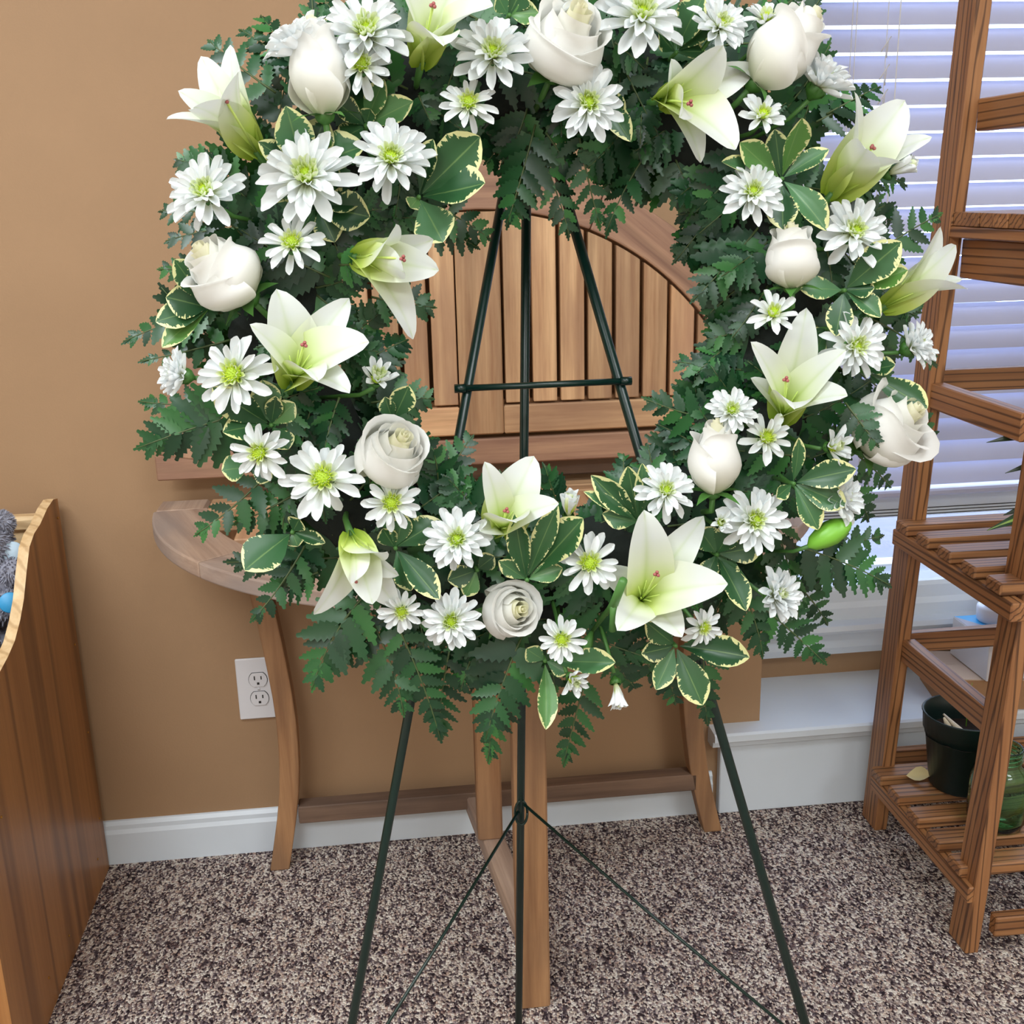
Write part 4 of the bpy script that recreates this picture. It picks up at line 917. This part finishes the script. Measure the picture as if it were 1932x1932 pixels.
# ------------------------------------------------------------------ variegated sprigs
def vleaf_mesh(peak, curl, fold):
    v, f, u = leaf_grid(1, 1, 7, 4, curl=curl, fold=fold, peak=peak, tip=.72)
    return mdata('leaf', v, f, M_pit, True, u)
VL = [vleaf_mesh(.62, .10, .16), vleaf_mesh(.62, .18, .10), vleaf_mesh(.66, -.08, .2), vleaf_mesh(.64, .26, .28)]
def place_leaf(e, base, tip, wd, r, name='leaf', meshes=VL, tiltj=.35):
    X = tip-base; L = X.length; X.normalize(); Z = (VIEW+Vector((r.uniform(-tiltj, tiltj), 0, r.uniform(-.1, .5)))); Z = (Z-X*Z.dot(X)).normalized(); Y = Z.cross(X)
    m = Matrix((X*L, Y*wd, Z*L)).transposed().to_4x4(); m.translation = base-e.location
    return link(name, meshes[r.randrange(len(meshes))], e, m)
SPRIGS = [
 (575, 330, .05, [(545, 214, 62), (607, 226, 60), (668, 262, 74), (492, 268, 40), (640, 330, 50), (512, 372, 40)], 'variegated leaf sprig fanned behind the largest mum at the upper left'),
 (598, 392, .045, [(690, 402, 66), (672, 372, 50), (632, 448, 52), (520, 352, 30), (560, 440, 34)], 'variegated leaf sprig below the largest upper left mum'),
 (690, 238, .05, [(716, 152, 42), (774, 190, 46), (632, 186, 44), (640, 262, 44), (700, 205, 30)], 'plain dark leaf sprig between the top left mums'),
 (790, 372, .055, [(908, 258, 76), (920, 352, 72), (838, 460, 70), (822, 262, 40), (775, 390, 30)], 'large-leaved variegated sprig at the upper left of the opening'),
 (1275, 100, .05, [(1322, -10, 56), (1350, 38, 44), (1240, 62, 44), (1258, 20, 40), (1330, 92, 30)], 'variegated sprig right of the cropped top mum'),
 (1474, 338, .07, [(1508, 218, 48), (1462, 246, 40), (1562, 278, 34), (1564, 418, 48), (1478, 436, 50), (1392, 268, 46), (1356, 312, 34)], 'open rosette of variegated leaves on the upper right side'),
 (1592, 548, .07, [(1698, 458, 62), (1712, 512, 46), (1518, 538, 46), (1580, 627, 46), (1664, 586, 42), (1650, 545, 40)], 'variegated leaf rosette left of the far right lily'),
 (1496, 912, .08, [(1514, 832, 26), (1612, 884, 50), (1598, 952, 50), (1548, 994, 44), (1462, 940, 26)], 'variegated leaf rosette with grey-green leaves at the lower right'),
 (1352, 1046, .055, [(1326, 1000, 50), (1382, 996, 44), (1436, 1032, 50), (1382, 1102, 46), (1330, 1090, 36), (1412, 1148, 50)], 'variegated sprig behind the tiny half-open mum at the lower right'),
 (1274, 1218, .06, [(1222, 1176, 44), (1214, 1234, 40), (1414, 1234, 56), (1328, 1330, 56), (1240, 1300, 40)], 'variegated sprig below the big lower right lily'),
 (1028, 1246, .05, [(1034, 1374, 38), (1164, 1252, 46), (994, 1226, 36), (1070, 1270, 30)], 'variegated sprig with one long leaf hanging at the bottom'),
 (994, 1094, .07, [(970, 988, 40), (1104, 978, 62), (1044, 962, 40), (1056, 1072, 36), (946, 1062, 30), (982, 1038, 28)], 'upright variegated sprig above the bottom rose'),
 (1206, 986, .06, [(1128, 908, 44), (1184, 886, 44), (1108, 926, 26), (1146, 972, 40), (1216, 880, 34)], 'variegated sprig left of the lower right white mum'),
 (746, 1034, .065, [(824, 980, 50), (722, 1000, 36), (828, 1126, 46), (776, 1112, 44), (762, 975, 40)], 'variegated sprig right of the drooping green lily'),
 (552, 1004, .05, [(462, 1070, 72), (566, 978, 36), (608, 1020, 24), (560, 1030, 30)], 'variegated sprig with a broad pale leaf at the lower left rim'),
 (512, 802, .055, [(404, 738, 56), (426, 806, 50), (496, 722, 50), (552, 762, 40), (520, 750, 30), (545, 850, 40)], 'variegated leaf rosette below the big left mum'),
 (398, 582, .05, [(322, 560, 58), (296, 598, 50), (300, 644, 44), (326, 490, 46), (352, 500, 40)], 'variegated sprig at the left rim below the plump rose'),
 (470, 882, .05, [(420, 884, 50), (515, 905, 34)], 'pair of variegated leaves behind the loose lower left mum'),
 (742, 792, .05, [(770, 735, 44), (725, 755, 30)], 'upright variegated leaves above the lower left rose'),
 (1630, 700, .06, [(1748, 772, 50), (1690, 690, 36)], 'variegated leaf pair above the ruffled right rose'),
 (1118, 160, .05, [(1090, 132, 34), (1068, 210, 30), (1180, 215, 34), (1190, 262, 40)], 'small variegated sprig behind the mum under the round rose'),
 (640, 70, .045, [(612, 40, 46), (648, 110, 44), (592, 100, 40)], 'dark rounded leaves between the rosebud and mums at the top left'),
 (1560, 620, .05, [(1520, 700, 40), (1600, 590, 34), (1500, 640, 34)], 'leaf sprig tucked right of the star lily'),
 (900, 1075, .05, [(850, 1095, 40), (930, 1050, 34), (880, 1125, 34)], 'small leaf sprig above the mum at the bottom left'),
 (960, 30, .045, [(985, -20, 50), (1010, 20, 40), (935, -10, 44)], 'leaf sprig at the top edge right of the cropped lily'),
]
for (x, y, h, leaves, lab) in SPRIGS:
    r = random.Random(int(x+y*3)); b = W(x, y, h+.012); e = empty('variegated_sprig', b, lab, 'leaves', 'variegated leaf sprigs in the wreath')
    for (tx, ty, wd) in leaves:
        k = math.hypot(tx-x, ty-y); base = b.lerp(W(tx, ty, h+.02), .06)
        place_leaf(e, base, W(tx, ty, h+.012+min(.05, .00028*k)*r.uniform(.4, 1.1)), wd*SPX*1.08, r)
    link('stem', tube_data('stem', [Vector((0, 0, 0))+NW*.003, -NW*.03, -NW*.06], .0022, M_stem, 6), e)

# ------------------------------------------------------------------ ferns
def pinna_mesh(wd, teeth, depth, bend, base=.55):
    V = []; F = []
    for i in range(teeth+1):
        t = i/teeth; V.append((t, .0, -bend*t*t))
    def wid(t): return wd*(base+(1-base)*min(1, t*3.2))*(1-t**2.2)
    for sgn in (1, -1):
        st0 = len(V)
        for i in range(teeth):
            t0 = i/teeth; t1 = (i+.72)/teeth
            V.append((t0+.015, sgn*wid(t0)*(1-depth), -bend*t0*t0+.10*wid(t0)))
            V.append((min(.985, t1+.12/teeth), sgn*max(.012, wid((i+.4)/teeth)), -bend*t1*t1+.16*wid(t1)))
        for i in range(teeth):
            a, b = st0+2*i, st0+2*i+1; nx = st0+2*i+2 if i < teeth-1 else teeth
            tri = [(i, a, b), (i, b, i+1), (b, nx, i+1)] if nx != i+1 else [(i, a, b), (i, b, i+1)]
            F += [q if sgn > 0 else q[::-1] for q in tri]
    F = [f if True else f for f in F]
    return mdata('leaflet', V, [f[::-1] for f in F], M_fern, True)
PN_BIG = [pinna_mesh(.27, 7, .36, .12), pinna_mesh(.25, 6, .42, .18), pinna_mesh(.29, 7, .30, .06)]
PN_SM = [pinna_mesh(.28, 5, .25, .1), pinna_mesh(.31, 5, .22, .16)]
PN_TIP = [pinna_mesh(.20, 7, .45, .1, .9), pinna_mesh(.22, 7, .4, .15, .9)]
def frond(base, tip, wmax, label, group, bend=0., nrm=None, npairs=None, seed=0, open_=1.0):
    """base, tip: world points; wmax: length of the longest leaflet"""
    r = random.Random(seed); D = tip-base; L = D.length
    if L < .02: return
    Z = (nrm or (VIEW + Vector((r.uniform(-.5, .5), 0, r.uniform(-.2, .45))))); X0 = D.normalized(); Z = (Z-X0*Z.dot(X0)).normalized(); Y0 = Z.cross(X0)
    mid = (base+tip)/2 + Y0*bend*L + Z*L*.07
    e = empty('fern_frond', base, label, 'fern', group)
    P = lambda t: base*(1-t)**2+mid*2*t*(1-t)+tip*t*t
    link('stalk', tube_data('stalk', [P(i/7)-base for i in range(8)], [.0013-.0008*i/7 for i in range(8)], M_rachis, 5), e)
    n = npairs or max(5, min(10, int(L/.0155))); t0 = .12
    for i in range(n):
        t = t0+(.84-t0)*(i/(n-1))**.92
        tg = (P(min(1, t+.02))-P(t)).normalized()
        zz = (Z-tg*Z.dot(tg)).normalized(); yy = zz.cross(tg)
        ln = wmax*1.12*(1-.78*((t-t0)/(1-t0))**1.15)*(1 if i else .9)
        for s in (1, -1):
            tt = t+(.022 if s > 0 else 0); p = P(min(.93, tt))-base
            ang = math.radians(64-24*t+r.uniform(-7, 7)); li = ln*r.uniform(.88, 1.1)
            up = r.uniform(-.22, .12)
            d = (tg*math.cos(ang)+yy*s*math.sin(ang)*open_+zz*up).normalized(); z2 = (zz+yy*s*r.uniform(-.25, .25)); z2 = (z2-d*z2.dot(d)).normalized(); y2 = z2.cross(d)
            big = li > .024; ws = li*(1.0 if big else 1.15)
            m = Matrix((d*li, y2*ws, z2*li)).transposed().to_4x4(); m.translation = p
            link('leaflet', (PN_BIG if big else PN_SM)[r.randrange(3 if big else 2)], e, m)
    tl = L*.24; tg = (P(1)-P(.93)).normalized(); zz = (Z-tg*Z.dot(tg)).normalized(); y2 = zz.cross(tg)
    m = Matrix((tg*tl, y2*tl*1.25, zz*tl)).transposed().to_4x4(); m.translation = P(.80)-base
    link('tip_leaflet', PN_TIP[r.randrange(2)], e, m)
FR = [  # base px, tip px, base h, tip h, leaflet px, bend, label
 ((520, 175), (392, 75), .02, .0, 62, .05, 'fern frond spiking up left above the upper left lily'),
 ((560, 140), (452, 55), .02, -.01, 56, -.05, 'fern frond at the top left above the side lily'),
 ((580, 130), (492, 28), .02, -.01, 58, .08, 'fern frond behind the turned-away top left mum'),
 ((650, 60), (598, -20), .02, .0, 50, 0, 'fern frond poking up at the top edge left of the big mum'),
 ((430, 330), (330, 300), .02, .02, 50, 0, 'short fern frond between the upper left lily and rim mum'),
 ((440, 400), (300, 398), .02, .0, 56, .05, 'fern frond at the upper left rim behind the rim mum'),
 ((470, 430), (312, 455), .02, .02, 56, -.05, 'fern frond at the left rim above the plump rose'),
 ((440, 500), (298, 508), .02, .0, 54, .05, 'fern frond at the left rim behind the plump rose'),
 ((420, 590), (232, 645), .02, .02, 58, -.06, 'fern frond tip reaching furthest left beside the rim leaves'),
 ((440, 640), (264, 682), .02, .02, 40, .05, 'narrow fern frond just below the furthest left one'),
 ((450, 760), (262, 757), .02, .0, 56, .08, 'fern frond at the left rim under the side-on mum'),
 ((500, 770), (258, 846), .03, .04, 92, -.04, 'broad fern frond spreading over the raised table leaf on the left'),
 ((470, 820), (305, 790), .02, .01, 60, .04, 'fern frond above the broad left one'),
 ((500, 900), (368, 1010), .02, .02, 62, .08, 'fern frond drooping over the left end of the table top'),
 ((560, 930), (440, 990), .02, .02, 58, .05, 'fern frond left of the large star-like mum'),
 ((575, 1030), (474, 1172), .02, .03, 56, .08, 'fern frond hanging before the left table leg'),
 ((600, 1080), (520, 1120), .02, .01, 56, -.05, 'short fern frond left of the drooping lily'),
 ((690, 1120), (588, 1302), .03, .04, 82, -.12, 'long fern frond hanging at the bottom left'),
 ((690, 1150), (640, 1262), .02, .02, 60, .0, 'fern frond below the drooping lily'),
 ((705, 1180), (762, 1350), .02, .03, 76, .10, 'fern frond hanging over the left easel leg'),
 ((745, 1170), (832, 1398), .03, .03, 62, .06, 'fern frond with separated leaflets hanging left of the bottom centre'),
 ((850, 1220), (830, 1398), .02, .0, 62, -.05, 'slim fern frond hanging below the bottom left mum'),
 ((985, 1200), (916, 1395), .05, .06, 84, -.05, 'bright green fern frond hanging at the bottom centre'),
 ((940, 1240), (920, 1440), .02, .01, 64, .04, 'dark fern frond hanging lowest before the table gate post'),
 ((900, 1210), (870, 1300), .02, .02, 56, .0, 'short fern frond under the bottom rose'),
 ((1110, 1262), (1062, 1445), .01, .0, 64, .02, 'dark fern frond hanging right of the gate leg'),
 ((1150, 1240), (1200, 1300), .02, .01, 50, .0, 'short fern frond behind the hanging mum bud'),
 ((1180, 1180), (1240, 1290), .02, .02, 60, .05, 'fern frond under the big lower lily'),
 ((1250, 1230), (1275, 1330), .02, .01, 54, .0, 'fern frond below the lower right leaf sprig'),
 ((1330, 1180), (1335, 1368), .01, .0, 52, -.05, 'fern frond hanging over the right easel leg'),
 ((1390, 1090), (1440, 1240), .03, .03, 62, .06, 'fern frond draping at the lower right rim'),
 ((1420, 1130), (1558, 1253), .03, .03, 66, .04, 'long fern frond pointing down right over the window sill'),
 ((1480, 1060), (1592, 1105), .02, .01, 56, -.04, 'fern frond beside the sideways lower right mum'),
 ((1500, 1100), (1562, 1180), .02, .0, 50, .08, 'small fern frond at the lower right before the sill'),
 ((1500, 1030), (1682, 1106), .04, .04, 86, .05, 'broad fern frond reaching the stand leg at the lower right'),
 ((1540, 1040), (1668, 1010), .03, .02, 56, .0, 'fern frond under the green lily bud'),
 ((1590, 900), (1640, 985), .02, .0, 56, .08, 'fern frond at the right rim beside the half-hidden mum'),
 ((1620, 860), (1682, 920), .02, .0, 46, .0, 'small fern frond below the ruffled right rose'),
 ((1680, 760), (1765, 830), .02, .0, 52, .06, 'fern frond right of the ruffled rose before the stand leg'),
 ((1595, 760), (1657, 842), .09, .11, 46, .0, 'small fern frond lying across the ruffled right rose'),
 ((1640, 560), (1740, 590), .02, .0, 56, .0, 'fern frond below the far right lily'),
 ((1640, 600), (1770, 690), .02, .0, 60, .05, 'fern frond behind the side-on far right mum'),
 ((1650, 480), (1778, 402), .02, .02, 60, .06, 'crisp fern frond pointing at the upper stand shelf'),
 ((1600, 320), (1712, 350), .02, .0, 56, .05, 'fern frond under the upper right lily'),
 ((1600, 380), (1690, 420), .02, .0, 56, .0, 'fern frond above the mum between the right edge lilies'),
 ((1560, 215), (1662, 162), .02, .01, 56, -.03, 'fern frond before the blinds right of the side-view mum'),
 ((1540, 230), (1640, 190), .02, .01, 60, .03, 'fern frond left of the upper right lily'),
 ((1450, 40), (1505, -10), .01, .0, 50, .0, 'fern frond at the top edge by the window casing'),
 ((1010, 235), (955, 428), .03, .02, 76, .05, 'fern frond hanging in the middle over the easel apex'),
 ((1000, 250), (968, 420), .02, .0, 60, -.02, 'dark fern frond behind the middle one at the easel apex'),
 ((1010, 270), (1075, 448), .02, .01, 66, .03, 'fern frond hanging between the easel legs'),
 ((1030, 250), (1080, 330), .02, .01, 56, .0, 'short fern frond right of the easel apex'),
 ((1090, 240), (1133, 430), .02, .01, 58, -.06, 'slim fern frond hanging into the top of the opening'),
 ((1240, 260), (1142, 442), .02, .01, 60, -.05, 'fern frond curving into the opening right of the slim one'),
 ((1230, 230), (1190, 350), .02, .01, 56, .0, 'dark fern frond under the upper right open lily'),
 ((1330, 300), (1260, 360), .02, .01, 60, .0, 'fern frond at the upper right of the opening'),
 ((1380, 340), (1272, 495), .01, .0, 62, .06, 'lacy dark fern frond at the upper right inner rim'),
 ((1430, 430), (1306, 568), .03, .03, 84, .04, 'broad fern frond over the arched table leaf on the right'),
 ((1420, 520), (1330, 600), .02, .0, 60, -.04, 'fern frond on the inner right rim above the small mum'),
 ((1430, 620), (1335, 640), .02, .01, 62, .0, 'fern frond on the inner right rim beside the star lily'),
 ((1420, 700), (1275, 682), .02, .01, 64, .04, 'fern frond reaching left into the opening above the compact mum'),
 ((1380, 800), (1216, 752), .02, .02, 66, .05, 'fern frond reaching furthest left into the opening on the right'),
 ((1330, 850), (1240, 800), .02, .01, 50, .0, 'small fern frond left of the slim upright rose'),
 ((1240, 930), (1222, 838), .02, .01, 50, .0, 'fern frond standing up beside the right easel leg'),
 ((1180, 930), (1176, 856), .02, .0, 40, .0, 'small fern tip behind the upright variegated sprig'),
 ((830, 930), (892, 822), .02, .0, 56, .06, 'fern frond standing up beside the left easel leg'),
 ((790, 960), (870, 900), .03, .02, 54, -.04, 'fern frond right of the lower left rose'),
 ((700, 760), (818, 752), .02, .01, 60, .05, 'fern frond reaching into the opening below the half-open mum'),
 ((690, 680), (770, 640), .02, .0, 56, .0, 'fern frond inside the left rim below the leaning lily'),
 ((700, 560), (822, 580), .01, .0, 60, -.05, 'fern frond behind the leaning lily on the left'),
 ((800, 380), (926, 452), .01, -.01, 60, .05, 'dark fern frond at the upper left inner rim'),
 ((780, 400), (904, 468), -.01, -.02, 58, -.03, 'dark fern frond under the large variegated leaves'),
 ((540, 770), (548, 852), .07, .07, 46, .0, 'short lobed fern frond below the big left lily'),
 ((640, 750), (612, 850), .06, .07, 52, .0, 'lobed fern frond right below the big left lily'),
 ((1560, 470), (1572, 560), .06, .07, 48, .0, 'glossy fern frond right of the narrow rosebud'),
 ((760, 300), (745, 410), .03, .03, 46, .0, 'fern frond left of the large variegated leaves'),
 ((1165, 100), (1240, 250), .05, .05, 56, -.05, 'fern frond between the round rose and the open lily'),
 ((1160, 80), (1215, 130), .06, .06, 40, .0, 'short fern frond right of the round rose'),
 ((790, 180), (815, 235), .05, .05, 40, .0, 'short fern frond under the cropped top lily'),
 ((640, 500), (700, 500), .07, .09, 40, .0, 'small fern frond over the base of the leaning lily'),
 ((700, 920), (690, 830), .04, .06, 46, .0, 'fern frond left of the lower left rose'),
]
for i, (b, t, hb, ht, wd, bd, lab) in enumerate(FR):
    frond(W(b[0], b[1], hb), W(t[0], t[1], ht), wd*SPX, lab, 'fern fronds edging the wreath', bd, seed=i*7+1)
# fill between the flowers
fr = random.Random(11)
ZONE = ('right', 'upper right', 'top right', 'top', 'top left', 'upper left', 'left', 'lower left', 'bottom left', 'bottom', 'bottom right', 'lower right')
NF = 185; FC = W(1032, 612)
for i in range(NF):
    a = 2*math.pi*(i+fr.uniform(-.4, .4))/NF; lay = i % 3
    rr = RM + (fr.uniform(.02, .085), fr.uniform(-.03, .03), fr.uniform(-.075, -.03))[lay]; d = UX*math.cos(a)+UP*math.sin(a); tn = -UX*math.sin(a)+UP*math.cos(a)
    b = FC + d*rr + NW*(fr.uniform(-.02, .03), fr.uniform(.015, .05), fr.uniform(-.02, .03))[lay]; out = (1, fr.choice((-1, 1)), -1)[lay]
    ln = fr.uniform(.085, .125)*(1, .8, .55)[lay]; dr = (d*out*fr.uniform(.15, 1)+tn*fr.uniform(-.9, .9)+NW*fr.uniform(-.1, .35)).normalized()
    zone = ZONE[int(((a+math.pi/12) % (2*math.pi))/(math.pi/6)) % 12]; side = ('outer side', 'crest', 'inner side')[lay]
    frond(b-dr*ln*.35, b+dr*ln*.7, fr.uniform(.036, .052)*(1, .95, .8)[lay], f'dark fern frond tucked in at the {zone} of the wreath, {side}', f'filling fern fronds at the {zone} of the wreath', fr.uniform(-.1, .1), nrm=(NW+d*.3*out+Vector((fr.uniform(-.4, .4), 0, fr.uniform(-.3, .4)))), npairs=7, seed=900+i)
